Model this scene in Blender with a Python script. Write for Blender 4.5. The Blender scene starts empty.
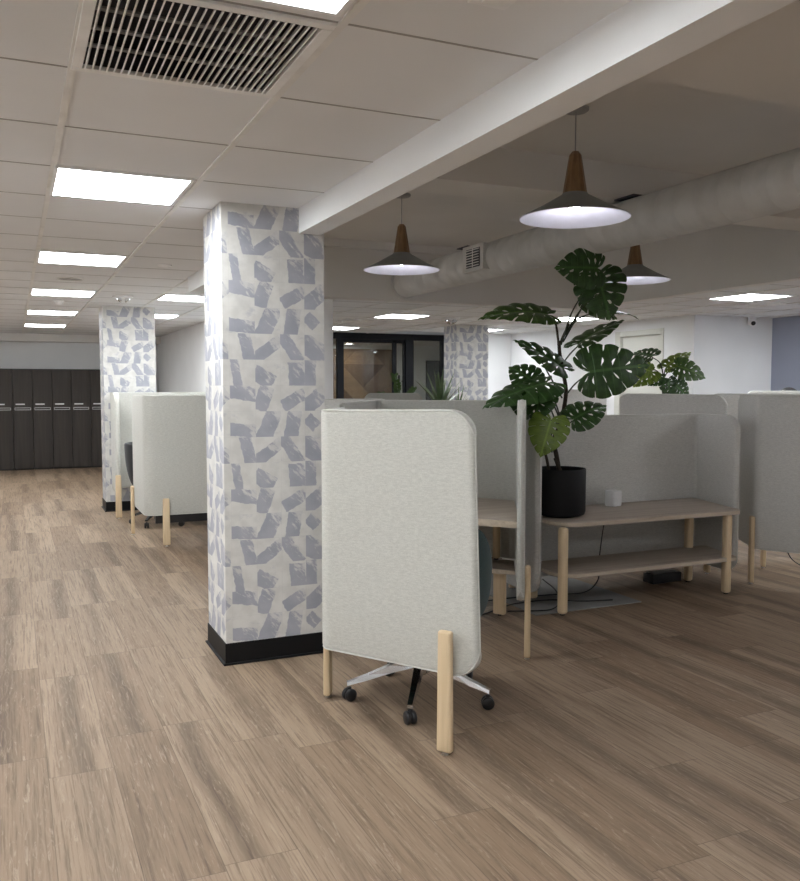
import bpy, bmesh, math, random, json
from mathutils import Vector, Matrix
random.seed(7)
S = bpy.context.scene
COL = S.collection
PI = math.pi
TAU = 2*PI

# ---------------------------------------------------------------- helpers
def link_mesh(name, bm, mat, parent=None, smooth=None, mats=None):
    me = bpy.data.meshes.new(name)
    bmesh.ops.recalc_face_normals(bm, faces=bm.faces[:])
    if smooth is not None:
        for f in bm.faces: f.smooth = True
        for e in bm.edges:
            if len(e.link_faces) == 2 and e.calc_face_angle(0) > math.radians(smooth): e.smooth = False
    bm.to_mesh(me); bm.free()
    for m in (mats or [mat]): me.materials.append(m)
    o = bpy.data.objects.new(name, me); COL.objects.link(o)
    if parent is not None: o.parent = parent
    return o

def thing(name, label, cat, loc=(0, 0, 0), rz=0, group=None):
    o = bpy.data.objects.new(name, None); COL.objects.link(o)
    o.empty_display_size = .1
    o.location = loc; o.rotation_euler = (0, 0, rz)
    o['label'] = label; o['category'] = cat
    if group: o['group'] = group
    return o

def tag(o, label, cat, group=None):
    o['label'] = label; o['category'] = cat
    if group: o['group'] = group
    return o

def struct(name, bm, mat, parent=None, smooth=None, mats=None):
    o = link_mesh(name, bm, mat, parent, smooth, mats)
    if parent is None: o['kind'] = 'structure'
    return o

def box(bm, x0, x1, y0, y1, z0, z1, mat=0):
    v = [bm.verts.new((x, y, z)) for z in (z0, z1) for y in (y0, y1) for x in (x0, x1)]
    for q in ((0,2,3,1),(4,5,7,6),(0,1,5,4),(2,6,7,3),(0,4,6,2),(1,3,7,5)):
        bm.faces.new([v[i] for i in q]).material_index = mat
    return v

def quad(bm, pts, mat=0):
    f = bm.faces.new([bm.verts.new(p) for p in pts]); f.material_index = mat; return f

def newbox(*a):
    bm = bmesh.new(); box(bm, *a); return bm

def bevel(bm, w, seg=2, edges=None):
    bmesh.ops.bevel(bm, geom=edges or bm.edges[:], offset=w, segments=seg, affect='EDGES', profile=.5)
    return bm

def bbox(x0, x1, y0, y1, z0, z1, w=.004, seg=2):
    return bevel(newbox(x0, x1, y0, y1, z0, z1), w, seg)

def catmull(pts, n=6):
    P = [Vector(p) for p in pts]
    if len(P) < 3: return P
    Q = [P[0]*2-P[1]] + P + [P[-1]*2-P[-2]]
    out = []
    for i in range(1, len(Q)-2):
        for k in range(n):
            t = k/n; a, b, c, d = Q[i-1:i+3]
            out.append(.5*((2*b)+(c-a)*t+(2*a-5*b+4*c-d)*t*t+(3*b-a-3*c+d)*t**3))
    out.append(P[-1]); return out

def tube(bm, pts, r, n=8, r1=None, closed=False, caps=True):
    P = [Vector(p) for p in pts]; N = len(P); rings = []; up = None
    for i, p in enumerate(P):
        if closed: d = P[(i+1) % N]-P[i-1]
        else: d = P[min(i+1, N-1)]-P[max(i-1, 0)]
        if d.length < 1e-9: d = Vector((0, 0, 1))
        d.normalize()
        if up is None:
            up = d.cross(Vector((0, 0, 1)))
            if up.length < .05: up = d.cross(Vector((1, 0, 0)))
        up = (up-d*up.dot(d)).normalized(); s = d.cross(up)
        rr = r if r1 is None else r+(r1-r)*i/max(N-1, 1)
        rings.append([bm.verts.new(p+(up*math.cos(TAU*k/n)+s*math.sin(TAU*k/n))*rr) for k in range(n)])
    for i in range(N if closed else N-1):
        a, b = rings[i], rings[(i+1) % N]
        for k in range(n): bm.faces.new((a[k], a[(k+1) % n], b[(k+1) % n], b[k]))
    if caps and not closed:
        bm.faces.new(rings[0]); bm.faces.new(rings[-1][::-1])

def lathe(bm, prof, n=32, c=(0, 0, 0), cap=(False, False), mat=0):
    rings = []
    for r, z in prof:
        rings.append([bm.verts.new((c[0]+r*math.cos(TAU*k/n), c[1]+r*math.sin(TAU*k/n), c[2]+z)) for k in range(n)])
    for a, b in zip(rings, rings[1:]):
        for k in range(n): bm.faces.new((a[k], a[(k+1) % n], b[(k+1) % n], b[k])).material_index = mat
    if cap[0]: bm.faces.new(rings[0]).material_index = mat
    if cap[1]: bm.faces.new(rings[-1]).material_index = mat

def fillet(poly, rad, n=6):
    """round the corners of a closed 2D polygon; rad is one value or one per corner"""
    out = []; N = len(poly)
    for i in range(N):
        r = rad[i] if isinstance(rad, (list, tuple)) else rad
        p = Vector(poly[i]); a = Vector(poly[i-1])-p; b = Vector(poly[(i+1) % N])-p
        if r <= 0: out.append(p); continue
        a.normalize(); b.normalize(); ang = a.angle(b); d = r/math.tan(ang/2)
        c = p+(a+b).normalized()*(r/math.sin(ang/2)); s = p+a*d-c; e = p+b*d-c
        a0 = math.atan2(s.y, s.x); a1 = math.atan2(e.y, e.x)
        da = (a1-a0+PI) % TAU-PI
        for k in range(n+1):
            t = a0+da*k/n; out.append(c+Vector((math.cos(t), math.sin(t)))*r)
    return out

def slab(poly, z0, z1, w=.003, side=0):
    bm = bmesh.new()
    lo = [bm.verts.new((p[0], p[1], z0)) for p in poly]; hi = [bm.verts.new((p[0], p[1], z1)) for p in poly]
    n = len(poly); f0 = bm.faces.new(lo[::-1]); f1 = bm.faces.new(hi)
    for i in range(n): bm.faces.new((lo[i], lo[(i+1) % n], hi[(i+1) % n], hi[i])).material_index = side
    if w: bevel(bm, w, 2, list(f0.edges)+list(f1.edges))
    return bm

# ---------------------------------------------------------------- material helper
class NT:
    def __init__(s, name):
        s.m = bpy.data.materials.new(name); s.m.use_nodes = True; s.t = s.m.node_tree
        s.b = s.t.nodes['Principled BSDF']; s.out = s.t.nodes['Material Output']
    def n(s, kind, **kw):
        o = s.t.nodes.new(kind)
        for k, v in kw.items(): setattr(o, k, v)
        return o
    def put(s, sock, v):
        if isinstance(v, bpy.types.NodeSocket): s.t.links.new(v, sock)
        elif isinstance(v, (tuple, list)) and sock.type == 'RGBA' and len(v) == 3: sock.default_value = (*v, 1)
        else: sock.default_value = v
    def math(s, op, a, b=0.0, c=None, clamp=False):
        o = s.n('ShaderNodeMath', operation=op, use_clamp=clamp)
        s.put(o.inputs[0], a); s.put(o.inputs[1], b)
        if c is not None: s.put(o.inputs[2], c)
        return o.outputs[0]
    def xyz(s, src='Object'):
        if src == 'UV': v = s.n('ShaderNodeUVMap', uv_map='uv').outputs[0]
        else: v = s.n('ShaderNodeTexCoord').outputs[src]
        o = s.n('ShaderNodeSeparateXYZ'); s.put(o.inputs[0], v); return o.outputs[0], o.outputs[1], o.outputs[2]
    def vec(s, x, y, z=0.0):
        o = s.n('ShaderNodeCombineXYZ')
        for i, v in enumerate((x, y, z)): s.put(o.inputs[i], v)
        return o.outputs[0]
    def white(s, v):
        o = s.n('ShaderNodeTexWhiteNoise', noise_dimensions='3D'); s.put(o.inputs['Vector'], v)
        return o.outputs['Value'], o.outputs['Color']
    def noise(s, v, scale=5.0, detail=3.0, rough=.5, dist=0.0):
        o = s.n('ShaderNodeTexNoise'); s.put(o.inputs['Vector'], v)
        o.inputs['Scale'].default_value = scale; o.inputs['Detail'].default_value = detail
        o.inputs['Roughness'].default_value = rough; o.inputs['Distortion'].default_value = dist
        return o.outputs[0]
    def mix(s, f, a, b, mode='MIX'):
        o = s.n('ShaderNodeMix', data_type='RGBA', blend_type=mode)
        s.put(o.inputs[0], f); s.put(o.inputs[6], a); s.put(o.inputs[7], b); return o.outputs[2]
    def ss(s, v, a, b, lo=0.0, hi=1.0):
        o = s.n('ShaderNodeMapRange', interpolation_type='SMOOTHSTEP')
        s.put(o.inputs[0], v); o.inputs[1].default_value = a; o.inputs[2].default_value = b
        o.inputs[3].default_value = lo; o.inputs[4].default_value = hi; return o.outputs[0]
    def bump(s, h, strength=.3, dist=.002):
        o = s.n('ShaderNodeBump'); s.put(o.inputs['Height'], h)
        o.inputs['Strength'].default_value = strength; o.inputs['Distance'].default_value = dist
        s.t.links.new(o.outputs[0], s.b.inputs['Normal'])
    def base(s, c, rough=.5, metal=0.0, spec=.5):
        s.put(s.b.inputs['Base Color'], c); s.put(s.b.inputs['Roughness'], rough)
        s.put(s.b.inputs['Metallic'], metal); s.put(s.b.inputs['Specular IOR Level'], spec); return s.m

def plain(name, c, rough=.5, metal=0.0, spec=.5, var=.06, scale=8):
    t = NT(name); x, y, z = t.xyz(); n = t.noise(t.vec(x, y, z), scale, 3)
    f = t.ss(n, .3, .7)
    return t.base(t.mix(f, tuple(q*(1-var) for q in c), tuple(q*(1+var) for q in c)), rough, metal, spec)

def glow(name, c, s):
    t = NT(name); t.base((.8, .8, .8), .5)
    t.put(t.b.inputs['Emission Color'], c); t.b.inputs['Emission Strength'].default_value = s; return t.m

def mat_floor():
    t = NT('vinyl_planks'); x, y, z = t.xyz(); W, L = .24, 1.22
    u = t.math('DIVIDE', t.math('ADD', x, .15), W); i = t.math('FLOOR', u); fx = t.math('FRACT', u)
    r0, _ = t.white(t.vec(i, 3.7, 1.1))
    w = t.math('ADD', t.math('DIVIDE', y, L), t.math('MULTIPLY', r0, 7.3)); j = t.math('FLOOR', w); fy = t.math('FRACT', w)
    r1, rc = t.white(t.vec(i, j, 5.3)); r2, _ = t.white(t.vec(j, i, 9.1)); r3, _ = t.white(t.vec(j, i, 2.4))
    off = t.math('MULTIPLY', r1, 41.0)
    gx = t.math('ADD', fx, 0.0)
    n1 = t.noise(t.vec(t.math('MULTIPLY', x, 9), t.math('MULTIPLY', y, 1.1), off), 1.0, 4, .6, .6)
    n2 = t.noise(t.vec(t.math('MULTIPLY', x, 95), t.math('MULTIPLY', y, 2.4), off), 1.0, 5, .7, .4)
    n3 = t.noise(t.vec(t.math('MULTIPLY', x, 2.2), t.math('MULTIPLY', y, 2.2), off), 1.0, 2)
    n4 = t.noise(t.vec(t.math('MULTIPLY', x, 60), t.math('MULTIPLY', y, 7), off), 1.0, 5, .72, 1.0)
    # heart grain: a darker, ringed band running the length of some boards
    wob = t.noise(t.vec(t.math('MULTIPLY', x, 1.2), t.math('MULTIPLY', y, 1.0), off), 1.0, 2)
    c = t.math('ADD', t.math('ADD', .12, t.math('MULTIPLY', r2, .76)), t.math('MULTIPLY', t.math('SUBTRACT', wob, .5), .42))
    d = t.math('ABSOLUTE', t.math('SUBTRACT', fx, c))
    band = t.ss(d, .02, .34, 1, 0)
    ring = t.math('SINE', t.math('ADD', t.math('MULTIPLY', d, 70.0), t.math('MULTIPLY', t.noise(t.vec(t.math('MULTIPLY', x, 10), t.math('MULTIPLY', y, 3.2), off), 1.0, 3), 26.0)))
    base = t.mix(r1, (.215, .146, .094), (.350, .258, .180))
    base = t.mix(t.math('MULTIPLY', r0, .25), base, (.25, .185, .132))
    base = t.mix(t.math('MULTIPLY', t.ss(r3, .25, .8), t.math('MULTIPLY', band, .66)), base, (.085, .055, .035))
    base = t.mix(t.math('MULTIPLY', t.ss(ring, .3, 1), t.math('MULTIPLY', band, .30)), base, (.32, .24, .17))
    base = t.mix(t.math('MULTIPLY', t.ss(n1, .5, .72), .42), base, (.12, .078, .048))
    base = t.mix(t.math('MULTIPLY', t.ss(n2, .46, .68), .62), base, (.085, .056, .036))
    base = t.mix(t.math('MULTIPLY', t.ss(n4, .54, .70), .55), base, (.40, .315, .235))
    gap = t.math('MAXIMUM', t.ss(t.math('MINIMUM', fx, t.math('SUBTRACT', 1, fx)), .002, .009, 1, 0),
                 t.ss(t.math('MINIMUM', fy, t.math('SUBTRACT', 1, fy)), .0004, .0018, 1, 0))
    base = t.mix(t.math('MULTIPLY', gap, .62), base, (.07, .05, .035))
    t.bump(t.math('SUBTRACT', t.math('MULTIPLY', n2, .25), gap), .22, .0015)
    return t.base(base, t.math('ADD', .50, t.math('MULTIPLY', n2, .16)), 0, .28)

def mat_wallpaper():
    t = NT('brush_block_wallpaper'); u, v, _ = t.xyz('UV'); s = .139
    P = t.vec(u, v, 0)
    d1 = t.math('MULTIPLY', t.math('SUBTRACT', t.noise(P, 30, 3), .5), .14)
    d2 = t.math('MULTIPLY', t.math('SUBTRACT', t.noise(t.vec(v, u, 4), 26, 3), .5), .14)
    cu = t.math('DIVIDE', u, s); cv = t.math('DIVIDE', v, s)
    i = t.math('MODULO', t.math('ADD', t.math('FLOOR', cu), 40), 4); j = t.math('MODULO', t.math('ADD', t.math('FLOOR', cv), 40), 4)
    fx = t.math('FRACT', cu); fy = t.math('FRACT', cv)
    px = t.math('ADD', fx, d1); py = t.math('ADD', fy, d2)
    key = t.math('DIVIDE', t.math('ADD', t.math('ADD', i, t.math('MULTIPLY', j, 4)), .5), 16)
    # sixteen brushed blocks: centre x, y, angle, half-width, second angle, second half-width (angles in units of 180 deg); bottom row first
    T = [(.68,.5,.07,.21,.5,.48), (.5,.4,.70,.21,.17,.55), (.40,.5,.19,.22,.69,.60), (.42,.4,.33,.36,0,.44),
         (.5,.28,.47,.22,0,.47), (.55,.5,.86,.29,.5,.5), (.5,.45,.95,.26,.5,.46), (.28,.55,.25,.21,.75,.24),
         (.5,.72,.45,.24,0,.47), (.32,.5,.89,.26,.39,.42), (.55,.45,.66,.22,.17,.44), (.42,.42,.72,.28,.22,.5),
         (.25,.5,.05,.15,.55,.5), (.32,.32,.33,.27,.83,.38), (.66,.45,.02,.29,.5,.38), (.22,.5,0,.21,.5,.45)]
    def lut(a):
        r = t.n('ShaderNodeValToRGB'); e = r.color_ramp; e.interpolation = 'CONSTANT'
        for k, row in enumerate(T):
            el = e.elements[0] if k == 0 else (e.elements[1] if k == 1 else e.elements.new(k/16))
            el.position = k/16; el.color = (*row[a:a+3], 1)
        t.put(r.inputs[0], key); sp = t.n('ShaderNodeSeparateColor'); t.t.links.new(r.outputs[0], sp.inputs[0]); return sp.outputs
    mx, my, a1 = lut(0); w1, a2, w2 = lut(3)
    X = t.math('SUBTRACT', px, mx); Y = t.math('SUBTRACT', py, my)
    def inband(a, w):
        r = t.math('MULTIPLY', a, PI)
        q = t.math('ABSOLUTE', t.math('ADD', t.math('MULTIPLY', X, t.math('COSINE', r)), t.math('MULTIPLY', Y, t.math('SINE', r))))
        return t.ss(t.math('SUBTRACT', q, w), -.012, .012, 1, 0), q
    A, qa = inband(a1, t.math('MULTIPLY', w1, 1.12)); B, qb = inband(a2, t.math('MULTIPLY', w2, 1.2))
    m = t.math('MULTIPLY', A, B)
    # dry-brush fading towards one corner of each block
    rr, _ = t.white(t.vec(i, j, 8.2))
    br = t.noise(t.vec(t.math('MULTIPLY', t.math('ADD', u, v), 40), t.math('MULTIPLY', t.math('SUBTRACT', u, v), 13), rr), 1, 4, .62)
    fade = t.math('MULTIPLY', t.math('SUBTRACT', .30, t.math('ADD', X, t.math('MULTIPLY', Y, .8))), .34)
    m = t.math('MULTIPLY', m, t.ss(t.math('ADD', br, fade), .38, .55, .2, 1), clamp=True)
    smear = t.math('MULTIPLY', t.ss(t.noise(t.vec(t.math('MULTIPLY', u, 13), t.math('MULTIPLY', v, 20), 3), 1, 4, .6), .54, .72), .42)
    cellr, _ = t.white(t.vec(i, j, 3.3)); smear = t.math('MULTIPLY', smear, t.math('GREATER_THAN', cellr, .4))
    m2 = t.math('MAXIMUM', m, smear)
    ground = t.mix(t.ss(t.noise(P, 14, 4), .35, .65), (.65, .645, .62), (.73, .725, .70))
    shade = t.mix(t.ss(t.noise(P, 9, 3), .3, .7), (.37, .385, .445), (.44, .45, .505))
    c = t.mix(m2, ground, shade)
    seam = t.math('MAXIMUM', t.ss(fx, .008, .02, 1, 0), t.ss(fy, .008, .02, 1, 0))
    c = t.mix(t.math('MULTIPLY', seam, .22), c, (.5, .5, .5))
    return t.base(c, .6, 0, .3)

def mat_fabric(name, c, k=1.0):
    t = NT(name); x, y, z = t.xyz(); P = t.vec(x, y, z)
    n = t.noise(t.vec(t.math('MULTIPLY', x, 260), t.math('MULTIPLY', y, 260), t.math('MULTIPLY', z, 330)), 1, 3, .7)
    n2 = t.noise(t.vec(t.math('MULTIPLY', x, 40), t.math('MULTIPLY', y, 40), t.math('MULTIPLY', z, 190)), 1, 3, .6)
    f = t.math('ADD', t.math('MULTIPLY', t.ss(n, .3, .7), .6), t.math('MULTIPLY', t.ss(n2, .3, .7), .4))
    col = t.mix(f, tuple(q*(1-.20*k) for q in c), tuple(min(1, q*(1+.17*k)) for q in c))
    t.bump(n, .25, .0015)
    m = t.base(col, .92, 0, .2)
    t.b.inputs['Sheen Weight'].default_value = .15
    return m

def mat_wood(name, c, dark, axis='z', k=1.0, rough=.5):
    t = NT(name); x, y, z = t.xyz(); a = {'x': (1.2, 30, 30), 'y': (30, 1.2, 30), 'z': (30, 30, 1.2)}[axis]
    P = t.vec(*[t.math('MULTIPLY', q, f*k) for q, f in zip((x, y, z), a)])
    n = t.noise(P, 1, 4, .6, .5); n2 = t.noise(t.vec(*[t.math('MULTIPLY', q, f*k*4) for q, f in zip((x, y, z), a)]), 1, 3, .6)
    col = t.mix(t.ss(n, .35, .7), c, dark)
    col = t.mix(t.math('MULTIPLY', t.ss(n2, .5, .75), .35), col, tuple(q*.72 for q in dark))
    t.bump(n2, .1, .001)
    return t.base(col, rough, 0, .4)

def mat_parquet():
    t = NT('triangle_wood_panelling'); x, y, z = t.xyz(); s = .50
    u = t.math('DIVIDE', x, s); v = t.math('DIVIDE', z, s)
    i = t.math('FLOOR', u); j = t.math('FLOOR', v); fx = t.math('FRACT', u); fy = t.math('FRACT', v)
    r, _ = t.white(t.vec(i, j, 1.7)); fl = t.math('GREATER_THAN', r, .5)
    g = t.math('ADD', t.math('MULTIPLY', fl, fx), t.math('MULTIPLY', t.math('SUBTRACT', 1, fl), t.math('SUBTRACT', 1, fx)))
    tri = t.math('GREATER_THAN', g, fy)
    r2, _ = t.white(t.vec(i, j, t.math('ADD', tri, 4.2)))
    n = t.noise(t.vec(t.math('MULTIPLY', x, 3), 0.0, t.math('MULTIPLY', z, 40)), 1, 4)
    c = t.mix(r2, (.12, .065, .032), (.40, .255, .145)); c = t.mix(t.math('MULTIPLY', t.ss(n, .4, .7), .25), c, (.14, .075, .035))
    ed = t.ss(t.math('ABSOLUTE', t.math('SUBTRACT', g, fy)), .010, .024, 1, 0)
    c = t.mix(t.math('MULTIPLY', ed, .6), c, (.06, .03, .015))
    return t.base(c, .45)

def mat_leaf(name, c, c2):
    t = NT(name); u, v, _ = t.xyz('UV')                     # u along the midrib, v outwards
    rib = t.ss(t.math('ABSOLUTE', v), .012, .04, 1, 0)
    vein = t.ss(t.math('ABSOLUTE', t.math('SUBTRACT', t.math('FRACT', t.math('MULTIPLY', u, 7)), .5)), .0, .1, 1, 0)
    n = t.noise(t.vec(t.math('MULTIPLY', u, 6), t.math('MULTIPLY', v, 6), 0), 1, 3)
    col = t.mix(t.ss(n, .3, .7), c, c2)
    col = t.mix(t.math('MAXIMUM', t.math('MULTIPLY', rib, .5), t.math('MULTIPLY', vein, .22)), col, tuple(min(1, q*2.1+.01) for q in c2))
    t.bump(t.math('MULTIPLY', vein, -1), .4, .004)
    m = t.base(col, .38, 0, .5)
    return m

def mat_paint(name, c, rough=.7):
    t = NT(name); x, y, z = t.xyz(); n = t.noise(t.vec(x, y, z), 90, 3); n2 = t.noise(t.vec(x, y, z), 2, 2)
    t.bump(n, .08, .001)
    return t.base(t.mix(t.ss(n2, .3, .7), tuple(q*.98 for q in c), tuple(min(1, q*1.02) for q in c)), rough, 0, .3)

def mat_tile():
    t = NT('ceiling_tile'); x, y, z = t.xyz(); P = t.vec(x, y, z)
    n = t.noise(P, 140, 3, .7); n2 = t.noise(P, 1.5, 2)
    t.bump(n, .25, .0015)
    c = t.mix(t.ss(n2, .3, .7), (.75, .755, .765), (.79, .795, .805)); c = t.mix(t.math('MULTIPLY', t.ss(n, .62, .75), .3), c, (.58, .565, .54))
    return t.base(c, .85, 0, .2)

def mat_glass():
    t = NT('clear_glass'); tr = t.n('ShaderNodeBsdfTransparent'); gl = t.n('ShaderNodeBsdfGlossy')
    tr.inputs[0].default_value = (.86, .90, .89, 1); gl.inputs['Roughness'].default_value = .02
    fr = t.n('ShaderNodeFresnel'); fr.inputs[0].default_value = 1.5
    mx = t.n('ShaderNodeMixShader'); t.put(mx.inputs[0], fr.outputs[0])
    t.t.links.new(tr.outputs[0], mx.inputs[1]); t.t.links.new(gl.outputs[0], mx.inputs[2]); t.t.links.new(mx.outputs[0], t.out.inputs[0])
    return t.m

M = dict(
    floor=mat_floor(), paper=mat_wallpaper(), tile=mat_tile(), glass=mat_glass(), parquet=mat_parquet(),
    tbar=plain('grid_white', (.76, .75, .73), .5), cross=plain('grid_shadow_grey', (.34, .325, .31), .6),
    white=mat_paint('white_wall_paint', (.83, .84, .85)), cream=mat_paint('white_soffit_paint', (.76, .75, .73)),
    concrete=mat_paint('painted_concrete', (.74, .725, .70)), blue=mat_paint('slate_blue_paint', (.36, .39, .49)),
    black=plain('black_rubber', (.006, .006, .007), .55, 0, .25), blackp=plain('black_plastic', (.015, .015, .017), .4),
    blackfab=mat_fabric('black_chair_fabric', (.02, .021, .024)),
    fabric=mat_fabric('oatmeal_fabric', (.545, .545, .508)), greyfab=mat_fabric('grey_fabric', (.64, .635, .61)),
    pipe=mat_fabric('pale_piping', (.62, .62, .585), .5), teal=mat_fabric('teal_fabric', (.048, .082, .084)),
    ash=mat_wood('ash_legs', (.74, .58, .38), (.64, .49, .31), 'z', .8), ashx=mat_wood('ash_top', (.46, .395, .33), (.37, .31, .255), 'x', .7),
    ply=mat_wood('pale_plywood_edge', (.60, .515, .41), (.48, .40, .31), 'x', .9), oak=mat_wood('oak_neck', (.26, .15, .07), (.17, .095, .045), 'z', 1.6, .45),
    locker=mat_wood('dark_wood_laminate', (.046, .037, .031), (.024, .019, .016), 'z', .5, .6),
    lockgap=plain('locker_side', (.012, .010, .009), .6),
    chrome=plain('chrome', (.75, .76, .78), .12, 1.0), steel=plain('brushed_steel', (.62, .62, .62), .32, 1.0),
    duct=plain('white_duct', (.62, .615, .60), .5, 0, .4), grill=plain('louvre_white', (.82, .82, .81), .5),
    dark=plain('dark_void', (.06, .06, .075), .8), shade=plain('grey_shade', (.25, .265, .26), .45), inner=plain('white_enamel', (.70, .70, .80), .4),
    frame=plain('black_frame', (.006, .007, .010), .55, 0, .2), plastic=plain('white_plastic', (.84, .84, .85), .4), grey=plain('grey_plastic', (.34, .34, .35), .5),
    leaf=mat_leaf('dark_leaf', (.018, .050, .011), (.034, .088, .018)), leafm=mat_leaf('mid_leaf', (.030, .072, .012), (.05, .105, .018)),
    leafl=mat_leaf('light_leaf', (.10, .165, .015), (.14, .215, .022)), blade=mat_leaf('pale_blade', (.09, .15, .07), (.15, .22, .11)),
    stem=plain('brown_stem', (.045, .034, .024), .8, 0, .3, .3, 60), petiole=plain('green_petiole', (.022, .03, .014), .5),
    soil=plain('dark_soil', (.02, .014, .01), .95, 0, .2, .4, 120), pot=plain('black_pot', (.006, .006, .007), .6, 0, .25), sheet_=plain('grey_floor_sheet', (.24, .24, .235), .8),
    door=mat_paint('cream_door_paint', (.66, .66, .61), .5), panel_light=glow('led_diffuser', (.95, .985, 1, 1), 9.8), bulb=glow('lamp_bulb', (.97, .97, 1, 1), 40.0),
    down=glow('downlight_lens', (1, .93, .84, 1), 30.0), locklabel=plain('silver_plate', (.80, .80, .80), .3, .6), slot=plain('slot_grey', (.16, .155, .15), .4, .3),
    board=plain('dark_screen', (.035, .05, .055), .25),
)

def wl(name, bm, mat, par, smooth=None, top=None, **k):
    """link a mesh modelled in world coordinates under a thing (top = the thing when par is one of its parts)"""
    r = top or par
    inv = (Matrix.Translation(r.location) @ r.rotation_euler.to_matrix().to_4x4()).inverted()
    bm.transform(inv); return link_mesh(name, bm, mat, par, smooth, **k)

C = 2.47; G = .6375; CX = .19; CY = 2.8475; FX = 2.87; BZ = 2.335

# ---------------------------------------------------------------- setting: floor, walls
bm = bmesh.new(); box(bm, -2.6, 9.78, -3.2, 17.6, -.05, 0); struct('floor', bm, M['floor'])
def wall(name, x0, x1, y0, y1, z0=0, z1=3.0, m='white'): return struct(name, newbox(x0, x1, y0, y1, z0, z1), M[m])
wall('wall_left', -2.72, -2.6, -3.2, 17.42)
wall('wall_back', -2.72, 2.745, 17.42, 17.54)
wall('wall_front', -2.72, 9.96, -3.32, -3.2)
wall('wall_partition', 2.62, 2.797, 7.75, 17.42)
wall('wall_right', 8.36, 8.48, 9.02, 9.52)
wall('wall_right_far', 8.36, 8.48, 10.58, 13.66)
wall('wall_right_lintel', 8.36, 8.48, 9.52, 10.58, 2.33, 3.0)
wall('wall_far', 7.42, 8.36, 13.58, 13.70)
wall('wall_recess', 8.36, 9.78, 8.93, 9.02)
wall('wall_slate', 9.78, 9.90, -3.2, 8.93, m='blue')
wall('wall_meeting_side', 9.6, 9.72, 13.70, 17.42)
wall('wall_meeting_front', 8.36, 9.6, 13.58, 13.70)
wall('wall_meeting_return', 7.42, 7.50, 13.70, 14.36)
wall('wall_panelled', 2.745, 7.72, 17.46, 17.56, 0, 2.33, 'parquet')
wall('wall_meeting_header', 2.745, 9.72, 17.42, 17.56, 2.33, 3.0)
bm = newbox(7.72, 9.72, 17.44, 17.56, 0, 2.33); struct('wall_meeting_end', bm, M['white'])
# soffit over the lockers
struct('trim_bulkhead', newbox(-2.6, 2.62, 16.97, 17.42, BZ, C+.2), M['cream'])

# ceiling of square tiles, one hole for the air grille
def cells(a, b, ph):
    k = math.floor((a-ph)/G+1e-6); out = [a]
    while True:
        k += 1; q = ph+k*G
        if q >= b-1e-6: break
        if q > a+1e-6: out.append(q)
    return out+[b]
bm = bmesh.new(); bars = bmesh.new(); cross = bmesh.new()
VENT = (CX, CY-G)
def tiles(x0, x1, y0, y1, px, py, hole=None):
    xs = cells(x0, x1, px); ys = cells(y0, y1, py)
    for a, b in zip(xs, xs[1:]):
        for c, d in zip(ys, ys[1:]):
            if hole and abs(a-hole[0]) < .01 and abs(c-hole[1]) < .01: continue
            quad(bm, [(a, c, C), (a, d, C), (b, d, C), (b, c, C)])
    for q in xs[1:-1]: box(bars, q-.012, q+.012, y0, y1, C-.007, C+.001)
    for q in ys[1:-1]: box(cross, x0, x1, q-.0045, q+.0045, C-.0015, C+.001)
tiles(-2.6, 1.444, -3.2, 16.97, CX, CY, VENT)
tiles(1.444, 2.62, 7.75, 16.97, CX, CY)
tiles(2.745, 6.2, 7.75, 14.36, 4.55, 10.45)
tiles(6.2, 9.78, 7.75, 13.58, 6.93, 9.90)
tiles(5.63, 6.2, -3.2, 7.75, 6.93, 9.90); tiles(6.2, 9.78, -3.2, 7.75, 6.93, 6.655)
struct('ceiling', bm, M['tile'])
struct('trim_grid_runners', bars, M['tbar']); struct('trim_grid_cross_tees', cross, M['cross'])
struct('ceiling_meeting_room', newbox(2.745, 9.6, 14.44, 17.46, 2.42, 2.5), M['white'])
# raised well with its ring beam and cross beams
struct('ceiling_raised', newbox(1.42, 5.63, -3.2, 7.75, FX, FX+.08), M['concrete'])
struct('trim_beam_corridor', newbox(1.444, 1.568, -3.2, 4.54, BZ, FX), M['white'])
struct('trim_beam_corridor_far', newbox(1.444, 1.568, 4.99, 7.75, BZ, FX), M['white'])
struct('trim_beam_right', newbox(5.51, 5.63, -3.2, 7.62, BZ, FX), M['concrete'])
struct('trim_beam_far', newbox(1.546, 5.63, 7.62, 7.75, BZ, FX), M['concrete'])
struct('trim_cross_beam', newbox(1.546, 5.51, 4.33, 4.67, 2.657, FX), M['concrete'])
struct('trim_cross_beam_near', newbox(1.546, 5.51, .9, 2.635, 2.657, FX), M['concrete'])
struct('trim_cornice', newbox(1.546, 5.51, 7.55, 7.62, 2.80, FX), M['cream'])

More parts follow.
